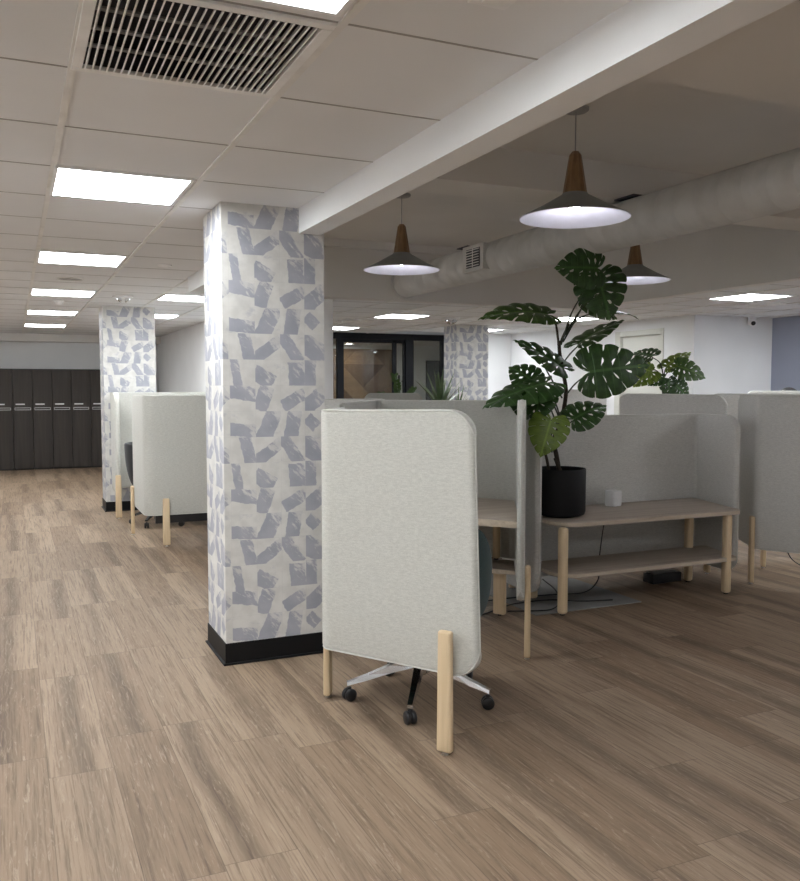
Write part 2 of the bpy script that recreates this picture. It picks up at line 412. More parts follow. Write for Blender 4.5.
# ---------------------------------------------------------------- papered columns
def column(x0, x1, y0, y1, label, base=True):
    t = thing('column', label, 'column', ((x0+x1)/2, (y0+y1)/2, 0), 0, 'papered columns')
    b = bmesh.new(); uv = b.loops.layers.uv.new('uv'); u = .07
    for p, q in (((x0, y1), (x0, y0)), ((x0, y0), (x1, y0)), ((x1, y0), (x1, y1)), ((x1, y1), (x0, y1))):
        L = math.hypot(q[0]-p[0], q[1]-p[1]); f = quad(b, [(*p, 0), (*q, 0), (*q, C+.06), (*p, C+.06)])
        for l, (a, z) in zip(f.loops, ((0, 0), (L, 0), (L, C+.06), (0, C+.06))): l[uv].uv = (u+a, z+.02)
        u += L
    bmesh.ops.remove_doubles(b, verts=b.verts[:], dist=1e-5)
    wl('shaft', b, M['paper'], t)
    b = bmesh.new(); e = .006
    poly = [(x0-e, y0-e), (x1+e, y0-e), (x1+e, y1+e), (x0-e, y1+e)]
    wl('baseboard', slab(poly, 0, .118, .002), M['black'], t)
    b = slab([(x0-e-.012, y0-e-.012), (x1+e+.012, y0-e-.012), (x1+e+.012, y1+e+.012), (x0-e-.012, y1+e+.012)], 0, .012, .004)
    wl('toe_strip', b, M['black'], t)
    return t
column(1.019, 1.587, 4.54, 4.99, 'large foreground square column papered in lavender brush-stroke shapes with black baseboard')
column(1.003, 1.61, 10.84, 11.28, 'papered square column far down the corridor in front of the dark lockers')
column(6.30, 6.86, 11.82, 12.26, 'papered square column in the distance beside the black-framed glass meeting room')

# ---------------------------------------------------------------- lockers
for k in range(9):
    x0 = -.662+.331*k+.004
    lab = ['dark wood locker at the left edge of the picture', 'dark wood locker second in view from the left edge', 'dark wood locker third in view from the left edge',
           'dark wood locker fourth in view from the left edge', 'dark wood locker fifth in view from the left edge', 'dark wood locker partly cut off by the far papered column']
    idx = k-1
    if k < 1 or k > 8: pass
    label = {0: 'dark wood locker just outside the left edge of the view'}.get(k) or (lab[idx] if 0 <= idx < 6 else
             ('dark wood locker behind the far papered column' if k == 7 else 'dark wood locker at the right end of the row against the white wall'))
    t = thing('locker', label, 'locker', (x0+.1635, 16.95, 0), 0, 'dark wood lockers on the end wall')
    link_mesh('body', newbox(-.1635, .1635, .02, .45, .03, 1.81), M['lockgap'], t)
    link_mesh('plinth', newbox(-.1635, .1635, .04, .45, 0, .03), M['lockgap'], t)
    link_mesh('top_panel', newbox(-.1655, .1655, 0, .45, 1.812, 1.832), M['lockgap'], t)
    d = link_mesh('door', bbox(-.1615, .1615, 0, .019, .03, 1.808, .0015, 1), M['locker'], t)
    b = bbox(-.12, .035, -.022, -.012, 1.182, 1.204, .003); box(b, -.115, -.10, -.012, 0, 1.186, 1.2); box(b, .01, .025, -.012, 0, 1.186, 1.2)
    link_mesh('handle', b, M['locklabel'], d)['label'] = 'silver bar handle'
    b = bmesh.new()
    for q in ((-.135, .135, 1.088, 1.096), (-.135, .135, 1.124, 1.132), (-.135, -.127, 1.088, 1.132), (.127, .135, 1.088, 1.132)): box(b, q[0], q[1], -.006, 0, q[2], q[3])
    link_mesh('card_slot', b, M['steel'], d)['label'] = 'thin silver-edged card slot'

# ---------------------------------------------------------------- ceiling lights, grilles and devices
def ceiling_light(x, y, label, group, w=G, h=G):
    t = thing('ceiling_light', label, 'ceiling light', (x+w/2-.012, y+h/2-.045, C), 0, group)
    a, c = w/2-.016, h/2-.012; f = .016; b = bmesh.new()
    for q in ((-a, a, -c, -c+f), (-a, a, c-f, c), (-a, -a+f, -c+f, c-f), (a-f, a, -c+f, c-f)): box(b, *q, -.012, 0)
    link_mesh('frame', b, M['white'], t)
    link_mesh('diffuser', newbox(-a+f, a-f, -c+f, c-f, -.008, 0), M['panel_light'], t)['label'] = 'glowing white diffuser'
    return t
ROW = 'square ceiling lights along the corridor'
for y, lab in ((CY-6*G, 'square ceiling light above and behind the viewer'), (CY-2*G, 'lit ceiling panel cut by the top edge beside the air grille'),
               (CY+2*G, 'nearest whole lit ceiling panel on the left, beyond the air grille'), (CY+6*G, 'second lit ceiling panel down the corridor, before the round speaker'),
               (CY+10*G, 'third lit ceiling panel down the corridor, between speaker and smoke detector'), (CY+14*G, 'fourth lit ceiling panel down the corridor, beyond the smoke detector'),
               (CY+18*G, 'farthest small lit ceiling panel above the lockers')):
    ceiling_light(CX, y, lab, ROW)
ceiling_light(CX+2*G, CY+10*G, 'lit ceiling panel between the two papered columns, nearer of the pair', 'ceiling lights over the alcove')
ceiling_light(CX+2*G, CY+14*G, 'lit ceiling panel just right of the far papered column', 'ceiling lights over the alcove')
for y, lab in ((CY-6*G, 'added ceiling panel light out of view, above and behind the viewer on the left'), (CY-2*G, 'added ceiling panel light out of view to the left, nearest the viewer'), (CY+G, 'added ceiling panel light out of view to the left, second from the viewer'), (CY+4*G, 'added ceiling panel light out of view to the left, middle one'), (CY+10*G, 'added ceiling panel light out of view to the left, far one'), (CY+17*G, 'added ceiling panel light out of view to the left, beside the lockers')):  # unseen panels added to brighten the corridor side
    ceiling_light(CX-3*G, y, lab, ROW)
FAR = 'square ceiling lights over the far side of the office'
ceiling_light(4.55, 10.45, 'lit ceiling panel in front of the glass meeting room', FAR)
ceiling_light(4.55, 10.45+4*G, 'lit ceiling panel half hidden by the large column at the meeting room', FAR)
ceiling_light(6.93, 9.90, 'lit ceiling panel behind the tall monstera stems', FAR)
ceiling_light(6.93, 9.90+4*G, 'tiny lit ceiling panel right of the distant papered column', FAR)
ceiling_light(6.93, 6.655, 'lit ceiling panel at right next to the square air diffuser', FAR)
for y, lab in ((6.655-4*G, 'first added ceiling panel light out of view along the right side'), (6.655-8*G, 'second added ceiling panel light out of view along the right side'), (6.655-12*G, 'third added ceiling panel light out of view along the right side')):  # unseen panels added for more light on the right
    ceiling_light(6.93, y, lab, FAR)
for y, lab in ((6.655, 'added ceiling panel light by the slate wall, out of view, far one'), (6.655-4*G, 'added ceiling panel light by the slate wall, out of view, middle one'), (6.655-8*G, 'added ceiling panel light by the slate wall, out of view, near one')):  # unseen panels added to lighten the walls at the right
    ceiling_light(6.93+3*G, y, lab, FAR)

t = thing('air_grille', 'large white slatted air return grille in the ceiling at top left', 'vent', (VENT[0]+G/2-.008, VENT[1]+G/2, C))
a = G/2-.004; f = .032; b = bmesh.new()
for q in ((-a, a, -a, -a+f), (-a, a, a-f, a), (-a, -a+f, -a+f, a-f), (a-f, a, -a+f, a-f)): box(b, *q, -.010, .004)
bevel(b, .002, 1); link_mesh('frame', b, M['grill'], t)
b = bmesh.new(); i = a-f
box(b, -i, i, -i, i, .12, .13); box(b, -i-.005, -i, -i, i, .004, .12); box(b, i, i+.005, -i, i, .004, .12); box(b, -i, i, -i-.005, -i, .004, .12); box(b, -i, i, i, i+.005, .004, .12)
link_mesh('duct_box', b, M['dark'], t)['label'] = 'dark hollow behind the slats'
for k in range(27):
    x = -i+2*i*(k+.5)/27; b = newbox(-.0022, .0022, -i, i, -.011, .011); b.transform(Matrix.Translation((x, 0, -.001)) @ Matrix.Rotation(.38, 4, 'Y'))
    link_mesh('slat', b, M['grill'], t)
for k in range(4):
    y = -i+2*i*(k+.6)/4.2; link_mesh('cross_bar', newbox(-i, i, y-.010, y+.010, .03, .036), M['grey'], t)['label'] = 'grey bar behind the slats'

t = thing('ceiling_air_diffuser', 'square four-way air diffuser beside the lit ceiling panel at right', 'vent', (7.85, 7.52, C))
b = bmesh.new()
for r in (.29, .22, .15, .08): lathe(b, [(r*1.41, 0), (r*1.41-.012, -.018), (r*1.41-.05, -.004)], 4)
b.transform(Matrix.Rotation(PI/4, 4, 'Z')); link_mesh('louvres', b, M['grill'], t); b = newbox(-.28, .28, -.28, .28, -.003, .002); link_mesh('back_plate', b, M['dark'], t)
t = thing('ceiling_air_diffuser', 'square air diffuser just left of the lit panel before the meeting room', 'vent', (4.62, 11.62, C))
b = bmesh.new()
for r in (.29, .22, .15, .08): lathe(b, [(r*1.41, 0), (r*1.41-.012, -.018), (r*1.41-.05, -.004)], 4)
b.transform(Matrix.Rotation(PI/4, 4, 'Z')); link_mesh('louvres', b, M['grill'], t); link_mesh('back_plate', newbox(-.28, .28, -.28, .28, -.003, .002), M['dark'], t)

t = thing('ceiling_speaker', 'round grey ceiling speaker between the second and third corridor lights', 'speaker', (.5, 8.28, C))
b = bmesh.new(); lathe(b, [(.115, 0), (.115, -.006), (.105, -.010), (.10, -.006)], 32); link_mesh('rim', b, M['grill'], t, 40)
b = bmesh.new(); lathe(b, [(.101, -.004), (.08, -.008), (.001, -.009)], 32); link_mesh('mesh_grille', b, M['grey'], t, 40)
def detector(x, y, label, r=.05, h=.045, cat='smoke detector', lens=False, group=None):
    t = thing('smoke_detector' if cat == 'smoke detector' else 'ceiling_sensor', label, cat, (x, y, C), 0, group)
    b = bmesh.new(); lathe(b, [(r*1.25, 0), (r*1.25, -.010), (r*1.05, -.013)], 24, cap=(False, True)); link_mesh('base', b, M['plastic'], t, 40)
    b = bmesh.new(); lathe(b, [(r, -.012), (r*.97, -h*.6), (r*.7, -h), (.001, -h)], 24); link_mesh('housing', b, M['plastic'], t, 50)
    if lens:
        b = bmesh.new(); bmesh.ops.create_uvsphere(b, u_segments=14, v_segments=8, radius=r*.5); b.transform(Matrix.Translation((0, 0, -h))); link_mesh('lens', b, M['chrome'], t, 60)
    return t
detector(.50, 10.45, 'small white smoke detector between the corridor lights')
detector(6.08, 9.78, 'white conical smoke detector under the leftmost monstera leaf', .06, .085)
detector(7.19, 10.06, 'small flat detector on the right-hand ceiling tiles', .06, .02)
detector(1.13, 7.05, 'flat white sensor on the ceiling left of the large column', .045, .018, 'sensor')
t = thing('ceiling_emergency_light', 'round twin-head emergency light in front of the far papered column', 'emergency light', (1.10, 9.62, C))
b = bmesh.new(); lathe(b, [(.11, .003), (.105, -.016), (.09, -.02)], 28, cap=(False, True)); link_mesh('base', b, M['plastic'], t, 40)
for dx in (-.045, .045):
    b = bmesh.new(); lathe(b, [(.014, .03), (.036, 0), (.033, -.008), (.001, -.004)], 18); b.transform(Matrix.Translation((dx, -.02, -.045)) @ Matrix.Rotation(.6*(1 if dx < 0 else -1), 4, 'Y')); link_mesh('lamp_head', b, M['chrome'], t, 40)
t = thing('ceiling_emergency_light', 'round twin-head emergency light left of the distant papered column', 'emergency light', (5.60, 10.70, C))
b = bmesh.new(); lathe(b, [(.14, .003), (.13, -.02), (.11, -.026)], 28, cap=(False, True)); link_mesh('base', b, M['plastic'], t, 40)
for dx in (-.05, .05):
    b = bmesh.new(); lathe(b, [(.018, .03), (.05, 0), (.045, -.01), (.001, -.004)], 18); b.transform(Matrix.Translation((dx, -.02, -.06)) @ Matrix.Rotation(.6*(1 if dx < 0 else -1), 4, 'Y')); link_mesh('lamp_head', b, M['chrome'], t, 40)
t = thing('ceiling_sensor', 'square grey access plate on the near ceiling tile at the top edge', 'sensor', (1.115, 1.89, C))
link_mesh('plate', bbox(-.055, .055, -.055, .055, -.012, 0, .004), M['plastic'], t); link_mesh('cover', bbox(-.03, .03, -.03, .03, -.018, -.011, .003), M['grill'], t)
t = thing('security_camera', 'white dome security camera high on the white wall at right', 'camera', (9.33, 8.87, C-.045))
b = bmesh.new(); lathe(b, [(.055, .06), (.055, .02), (.05, .015)], 24, cap=(True, True)); link_mesh('bracket', b, M['plastic'], t, 40)
b = bmesh.new(); bmesh.ops.create_uvsphere(b, u_segments=24, v_segments=14, radius=.062); b.transform(Matrix.Translation((0, 0, -.02))); h_ = link_mesh('housing', b, M['plastic'], t, 60)
b = bmesh.new(); lathe(b, [(.03, 0), (.03, .012), (.001, .014)], 20); b.transform(Matrix.Translation((-.022, -.043, -.045)) @ Matrix.Rotation(2.0, 4, Vector((.9, -.45, 0)))); link_mesh('lens', b, M['blackp'], h_, 40)

# ---------------------------------------------------------------- pendants and duct
def pendant(x, y, label):
    t = thing('pendant_lamp', label, 'pendant lamp', (x, y, 2.337), 0, 'conical pendant lamps')
    top = FX-2.337
    b = bmesh.new(); lathe(b, [(.001, top), (.064, top), (.064, top-.012), (.056, top-.018), (.001, top-.018)], 32); link_mesh('canopy', b, M['grey'], t, 40)
    b = bmesh.new(); tube(b, [(0, 0, top-.015), (0, 0, .31)], .0035, 8); link_mesh('cord', b, M['grey'], t, 60)
    b = bmesh.new(); lathe(b, [(.001, .325), (.017, .322), (.030, .305), (.060, .118), (.001, .118)], 10); link_mesh('neck', b, M['oak'], t, 25)['label'] = 'faceted brown wood neck'
    r = .272; out = [(.045, .119), (.062, .119), (.066, .112), (.17, .052), (r-.006, .004), (r, 0)]; inn = [(r-.003, -.003), (r-.009, .001), (.167, .047), (.062, .104), (.001, .106)]
    b = bmesh.new(); lathe(b, out, 64); s = link_mesh('shade', b, M['shade'], t, 40)
    s['label'] = 'grey outer cone of the shade'
    b = bmesh.new(); lathe(b, [(r, 0)]+inn, 64); link_mesh('inner_shade', b, M['inner'], t, 40)['label'] = 'white enamel inside'
    b = bmesh.new(); bmesh.ops.create_uvsphere(b, u_segments=20, v_segments=12, radius=.028); b.transform(Matrix.Translation((0, 0, .062))); link_mesh('bulb', b, M['bulb'], t, 60)
    b = bmesh.new(); lathe(b, [(.018, .106), (.018, .082)], 16); link_mesh('socket', b, M['plastic'], t, 40)
pendant(2.562, 3.576, 'nearest and largest conical pendant lamp, above the tall monstera')
pendant(2.562, 5.65, 'conical pendant lamp just right of the large papered column')
pendant(4.482, 5.45, 'smaller-looking conical pendant lamp on the right, partly behind monstera leaves')

pendant(2.562, 1.50, 'added conical pendant lamp out of view above the viewer on the left row')  # this and the next two are unseen pendants added for their light
pendant(4.482, 3.376, 'added conical pendant lamp out of view to the right, far one')
pendant(4.482, 1.30, 'added conical pendant lamp out of view to the right, near one')

t = thing('ventilation_duct', 'white spiral ventilation duct running under the raised ceiling', 'duct', (3.49, 7.6, 2.507))
b = bmesh.new(); prof = []; L0 = 10.8; y = 0
while y < L0:
    prof += [(.1405, y), (.1405, y+.150), (.1368, y+.153), (.1368, y+.157), (.1405, y+.159)]; y += .16
lathe(b, prof, 48); b.transform(Matrix.Rotation(PI/2, 4, 'X')); link_mesh('pipe', b, M['duct'], t, 60)
b = bmesh.new(); lathe(b, [(.139, -.02), (.152, -.02), (.152, .012), (.139, .012)], 48); b.transform(Matrix.Rotation(PI/2, 4, 'X')); link_mesh('end_collar', b, M['duct'], t, 40)
bx_ = wl('register', bbox(3.325, 3.47, 5.82, 6.15, 2.41, 2.615, .004), M['duct'], t)
b = bmesh.new(); box(b, 3.321, 3.326, 5.87, 6.08, 2.44, 2.585); wl('register_opening', b, M['dark'], bx_, top=t)
for k in range(7):
    q = 2.452+.0205*k; b = newbox(-.003, .003, -.10, .10, -.0025, .0025); b.transform(Matrix.Translation((3.318, 5.975, q)) @ Matrix.Rotation(.5, 4, 'Y')); wl('louvre', b, M['grill'], bx_, top=t)
b = newbox(3.316, 3.322, 5.971, 5.979, 2.44, 2.585); wl('mullion', b, M['grill'], bx_, top=t)
for y in (6.30, 4.25):
    b = newbox(3.40, 3.47, y-.09, y+.09, 2.642, 2.650); wl('duct_gap_plate', b, M['dark'], t)['label'] = 'dark plate standing in for the shaded gap above the duct'  # dark-coloured plate in place of the shaded gap over the duct

# ---------------------------------------------------------------- upholstered screens
def path_pts(pts, rad, zts):
    """dense centre line with rounded corners -> [(x, y, s, ztop)]"""
    V = [Vector(p) for p in pts]; out = []
    for i, p in enumerate(V):
        if 0 < i < len(V)-1:
            a = (V[i-1]-p).normalized(); c = (V[i+1]-p).normalized(); ang = a.angle(c); d = rad/math.tan(ang/2); o = p+(a+c).normalized()*(rad/math.sin(ang/2))
            s = p+a*d-o; e = p+c*d-o; a0 = math.atan2(s.y, s.x); da = (math.atan2(e.y, e.x)-a0+PI) % TAU-PI
            for k in range(9): t = a0+da*k/8; out.append((o+Vector((math.cos(t), math.sin(t)))*rad, zts[i]))
        else: out.append((p, zts[i]))
    cum = [0]
    for q, r in zip(out, out[1:]): cum.append(cum[-1]+(r[0]-q[0]).length)
    return out, cum
def sample(out, cum, s):
    for i in range(len(cum)-1):
        if s <= cum[i+1]+1e-9:
            f = (s-cum[i])/max(cum[i+1]-cum[i], 1e-9); f = min(max(f, 0), 1)
            a, c = out[i], out[i+1]; d = (c[0]-a[0]).normalized(); return a[0].lerp(c[0], f), a[1]+(c[1]-a[1])*f, d
    return out[-1][0], out[-1][1], (out[-1][0]-out[-2][0]).normalized()
def make_leg(par, x, y, ang, h, w=.066, d=.034):
    """tapered flat ash leg; its wide side faces along ang+90 deg"""
    b = bmesh.new()
    lo = [(sx*w/2*1.06, sy*d/2) for sx, sy in ((-1, -1), (1, -1), (1, 1), (-1, 1))]; hi = [(px*.88, py*.94) for px, py in lo]
    A = [b.verts.new((*p, .012)) for p in lo]; B = [b.verts.new((*p, h)) for p in hi]
    b.faces.new(A[::-1]); b.faces.new(B)
    for k in range(4): b.faces.new((A[k], A[(k+1) % 4], B[(k+1) % 4], B[k]))
    bevel(b, .011, 3); T = Matrix.Translation((x, y, 0)) @ Matrix.Rotation(ang, 4, 'Z'); b.transform(T)
    o = wl('leg', b, M['ash'], par, 50)
    g = bmesh.new(); lathe(g, [(.001, 0), (.014, 0), (.014, .004), (.006, .006), (.006, .02)], 16); g.transform(T); wl('foot_glide', g, M['steel'], o, 50, top=par)
    return o
def screen(label, pts, zb, zts, t=.05, r0=.11, r1=.11, rad=.07, fab='fabric', legs=(), taper=0, group='upholstered privacy screens', piping=True, cat='privacy screen'):
    if not isinstance(zts, (list, tuple)): zts = [zts]*len(pts)
    root = thing('privacy_screen', label, cat, (pts[0][0], pts[0][1], 0), 0, group)
    out, cum = path_pts(pts, rad, zts); L = cum[-1]; rc = min(.022, t/2-.001)
    ss = set([0, L])
    for k in range(13):
        q = 1-math.cos(PI/2*k/12)
        ss |= {q*r0, L-q*r1}; ss |= {q*rc, L-q*rc}
    ss |= set(cum)
    n = max(2, int(L/.08))
    for k in range(1, n): ss.add(L*k/n)
    S_ = sorted(ss); S_ = [s for i, s in enumerate(S_) if i == 0 or s-S_[i-1] > 5e-4]
    def prof(s):
        p, zt, d = sample(out, cum, s); lo, hi = zb, zt
        for dist, r in ((s, r0), (L-s, r1)):
            if r > 0 and dist < r: c = r-math.sqrt(max(r*r-(r-dist)**2, 0)); lo = max(lo, zb+c); hi = min(hi, zt-c)
        h = t/2
        for dist in (s, L-s):
            if dist < rc: h = min(h, t/2-rc+math.sqrt(max(rc*rc-(rc-dist)**2, 0)))
        return p, d, lo, hi, h
    bm = bmesh.new(); prev = None
    for s in S_:
        p, d, lo, hi, h = prof(s); nrm = Vector((-d.y, d.x)); ring = []; q = min(rc, h)
        prf = [(h-q+q*math.cos(a), hi-q+q*math.sin(a)) for a in [PI/2*k/4 for k in range(5)]]
        prf += [(-a, z) for a, z in prf[::-1]]
        mid = [lo+(hi-lo)*f for f in (.75, .5, .25)]
        prf += [(-h, z) for z in mid] + [(-(h-q+q*math.cos(a)), lo+q-q*math.sin(a)) for a in [PI/2*k/4 for k in range(5)]]
        bot = [(h-q+q*math.cos(a), lo+q-q*math.sin(a)) for a in [PI/2*k/4 for k in range(4, -1, -1)]]
        prf += bot + [(h, z) for z in mid[::-1]]
        k_ = taper*max(0, 1-s/.6)
        for a, z in prf: ring.append(bm.verts.new((p.x+nrm.x*a+d.x*k_*(z-zb), p.y+nrm.y*a+d.y*k_*(z-zb), z)))
        if prev:
            for k in range(len(ring)): bm.faces.new((prev[k], prev[(k+1) % len(ring)], ring[(k+1) % len(ring)], ring[k]))
        else: bm.faces.new(ring)
        prev = ring
    bm.faces.new(prev[::-1]); bmesh.ops.remove_doubles(bm, verts=bm.verts[:], dist=1e-5)
    pan = wl('panel', bm, M[fab], root, 60)
    if piping:
        bm = bmesh.new()
        for sg in (1, -1):
            loop = []
            for s in S_:
                p, d, lo, hi, h = prof(s); nrm = Vector((-d.y, d.x)); c = p+nrm*sg*(h-.004); k_ = taper*max(0, 1-s/.6); dh = d*k_*(hi-zb); dl = d*k_*(lo-zb); loop.append((c.x+dh.x, c.y+dh.y, hi-.006, c.x+dl.x, c.y+dl.y, lo+.006))
            line = [q[:3] for q in loop]+[q[3:] for q in loop[::-1]]
            tube(bm, line, .0034, 6, closed=True)
        wl('piping', bm, M['pipe'], pan, 60, top=root)['label'] = 'pale piped edge seam'
    for lx, ly, la, lh in legs: make_leg(root, lx, ly, la, lh)
    return root
U = Vector((.546, -.837)); W = Vector((.534, .845)); AU = math.atan2(U.y, U.x); AW = math.atan2(W.y, W.x)
P0 = Vector((1.276, 3.644)); P1 = Vector((1.707, 2.985)); Pa = P0+W*.46
screen('nearest tall oatmeal fabric screen with two pale wood legs, in front of the large column', [P1, P0, Pa], .312, [1.412, 1.402, 1.40], .05, .115, .08, .06,
       legs=[(1.577, 3.048, AU, .515), (1.360, 3.865, AW, .42)], taper=.032)
Q1 = Vector((2.492, 3.93)); QR = Vector((3.125, 4.95)); QL = Vector((2.49, 5.98)); QN = Vector((1.80, 4.86))
screen('tall oatmeal screen wrapped round the curved desk, edge-on beside the monstera', [Q1, QR, QL, QN], .325, [1.435, 1.412, 1.405, 1.405], .044, .07, .09, .05,
       legs=[(2.560, 3.965, AW, .52), (1.78, 4.90, AW, .52)])
screen('low grey screen wrapping the back and ends of the bench with the monstera', [(3.185, 4.80), (3.235, 5.335), (5.045, 5.335), (4.935, 4.79)], .095, 1.29, .05, .15, .15, .05, 'greyfab',
       legs=[(3.36, 5.40, 0, .3), (5.07, 5.22, PI/2-.2, .3)])
C0 = Vector((5.155, 4.80)); D6 = Vector((.49, -.872))
screen('tall grey screen cut off by the right edge of the picture', [C0+D6*1.5, C0, C0+Vector((.5, .866))*.5], .265, [1.46, 1.442, 1.442], .05, .1, .1, .06, 'greyfab',
       legs=[(5.118, 4.815, AW, .52), (5.66, 5.2, AW, .5)])
screen('flat-topped grey screen with rounded ends, rising just behind the low bench screen', [(4.99, 6.24), (5.46, 5.43)], .28, [1.447, 1.438], .05, .07, .11, .06, 'greyfab', legs=[(5.18, 5.99, AU, .5)])
screen('grey screen in shade between the bench screen and the screen at the right edge', [(5.62, 5.81), (6.75, 5.17)], .25, 1.445, .05, .08, .1, .06, 'greyfab', legs=[(6.4, 5.42, -.5, .5)])
screen('distant grey screen whose top edge shows in front of the white wall at right', [(7.28, 6.98), (8.3, 6.35)], .3, 1.462, .05, .08, .1, .06, 'greyfab', legs=[(7.6, 6.83, -.55, .5)])
screen('pale grey screen seen behind the monstera trunk', [(5.30, 8.55), (6.36, 8.2)], .3, 1.475, .05, .08, .06, .06, 'greyfab', legs=[(5.7, 8.46, -.3, .5)])
screen('dark-looking screen top between the large column and the curved desk', [(2.25, 7.05), (2.95, 6.75)], .3, 1.402, .05, .08, .08, .06, 'greyfab', legs=[(2.6, 6.93, -.4, .5)])
screen('pale distant screen top below the wood panelled meeting room', [(3.62, 9.0), (4.22, 8.75)], .3, 1.435, .06, .08, .08, .06, 'fabric', legs=[(3.9, 8.93, -.4, .5)])
corner_ = screen('light oatmeal corner screen standing between the two papered columns', [(2.40, 8.27), (1.13, 8.27), (1.13, 9.10)], .29, 1.425, .05, .1, .1, .075,
       legs=[(1.295, 8.228, 0, .455), (1.088, 9.03, PI/2, .5)])
wl('base_rail', bbox(1.20, 2.38, 8.262, 8.285, .215, .30, .003), M['blackp'], corner_)['label'] = 'black rail under the panel'
screen('light oatmeal screen in front of the far papered column, behind the black chair', [(2.45, 10.74), (1.085, 10.74), (1.085, 10.25)], .29, 1.44, .06, .1, .12, .07,
       legs=[(1.078, 10.205, 0, .5)])

# ---------------------------------------------------------------- tables
def post(par, x, y, h, w=.062, z0=0, name='leg'):
    b = bevel(newbox(x-w/2, x+w/2, y-w/2, y+w/2, z0+.008, h), w*.32, 4); o = wl(name, b, M['ash'], par, 50)
    g = bmesh.new(); lathe(g, [(.001, 0), (.016, 0), (.016, .012)], 14, (x, y, z0)); wl('foot_glide', g, M['blackp'], o, 50, top=par); return o
t = thing('low_bench_table', 'low wooden two-tier bench table in front of the low grey screen', 'table', (4.1, 5.0, 0))
wl('tabletop', slab(fillet([(3.25, 4.62), (4.80, 4.62), (4.985, 5.295), (3.285, 5.295)], [.15, .03, .02, .02], 8), .580, .612, .005, 1), None, t, 30, mats=[M['ashx'], M['ply']])
sh = fillet([(3.25, 4.625), (4.78, 4.625), (4.90, 5.08), (3.275, 5.08)], [.14, .03, .02, .02], 8)
wl('shelf', slab(sh, .240, .269, .005, 1), None, t, 30, mats=[M['ashx'], M['ply']])
for x, y in ((3.272, 4.648), (4.70, 4.650), (4.725, 5.062), (3.33, 5.09)): post(t, x, y, .582, .058)
wl('rail', newbox(3.38, 4.68, 5.07, 5.09, .20, .240), M['ash'], t)

t = thing('curved_desk', 'pale wooden desk with curved front edge inside the tall oatmeal screen', 'desk', (2.6, 4.9, 0))
O2 = Vector((1.25, 3.6)); UV_ = lambda u, v: O2+U*u+Vector((.837, .546))*v
front = [UV_(.305-1.035*k/10, 1.415-.035*math.sin(PI*k/10)-.02*k/10) for k in range(11)]
poly = [UV_(-.11, 2.235), *front, UV_(-1.20, 2.285)]
wl('desktop', slab(poly, .70, .74, .006, 1), None, t, 30, mats=[M['ashx'], M['ply']])
low = [UV_(-.105, 2.225), *[UV_(.04-.99*k/8, 1.93-.05*math.sin(PI*k/8)) for k in range(9)], UV_(-1.16, 2.27)]
wl('shelf', slab(low, .305, .335, .005, 1), None, t, 30, mats=[M['ashx'], M['ply']])
for u_, v_ in ((-.12, 2.04), (-.98, 2.04)):
    p = UV_(u_, v_); b = bbox(-.042, .042, -.02, .02, .008, .307, .010, 3); b.transform(Matrix.Translation((p.x, p.y, 0)) @ Matrix.Rotation(AU, 4, 'Z')); o = wl('leg', b, M['ash'], t, 50)
    g = bmesh.new(); lathe(g, [(.001, 0), (.014, 0), (.014, .012)], 14, (p.x, p.y, 0)); wl('foot_glide', g, M['blackp'], o, 50, top=t)
for u_ in (-.22, -1.05):
    p = UV_(u_, 2.19); post(t, p.x, p.y, .70, .045, .335, 'bracket')
t = thing('booth_desk', 'wooden desk half hidden inside the booth between the papered columns', 'desk', (2.0, 9.6, 0))
wl('desktop', slab(fillet([(1.75, 8.6), (2.58, 8.6), (2.58, 10.6), (1.75, 10.6)], .08), .70, .735, .004), M['ashx'], t, 30)
for x, y in ((1.83, 8.7), (2.5, 8.7), (1.83, 10.5), (2.5, 10.5)): post(t, x, y, .70)
wl('rail', newbox(1.80, 1.86, 8.7, 10.5, .27, .31), M['ash'], t)

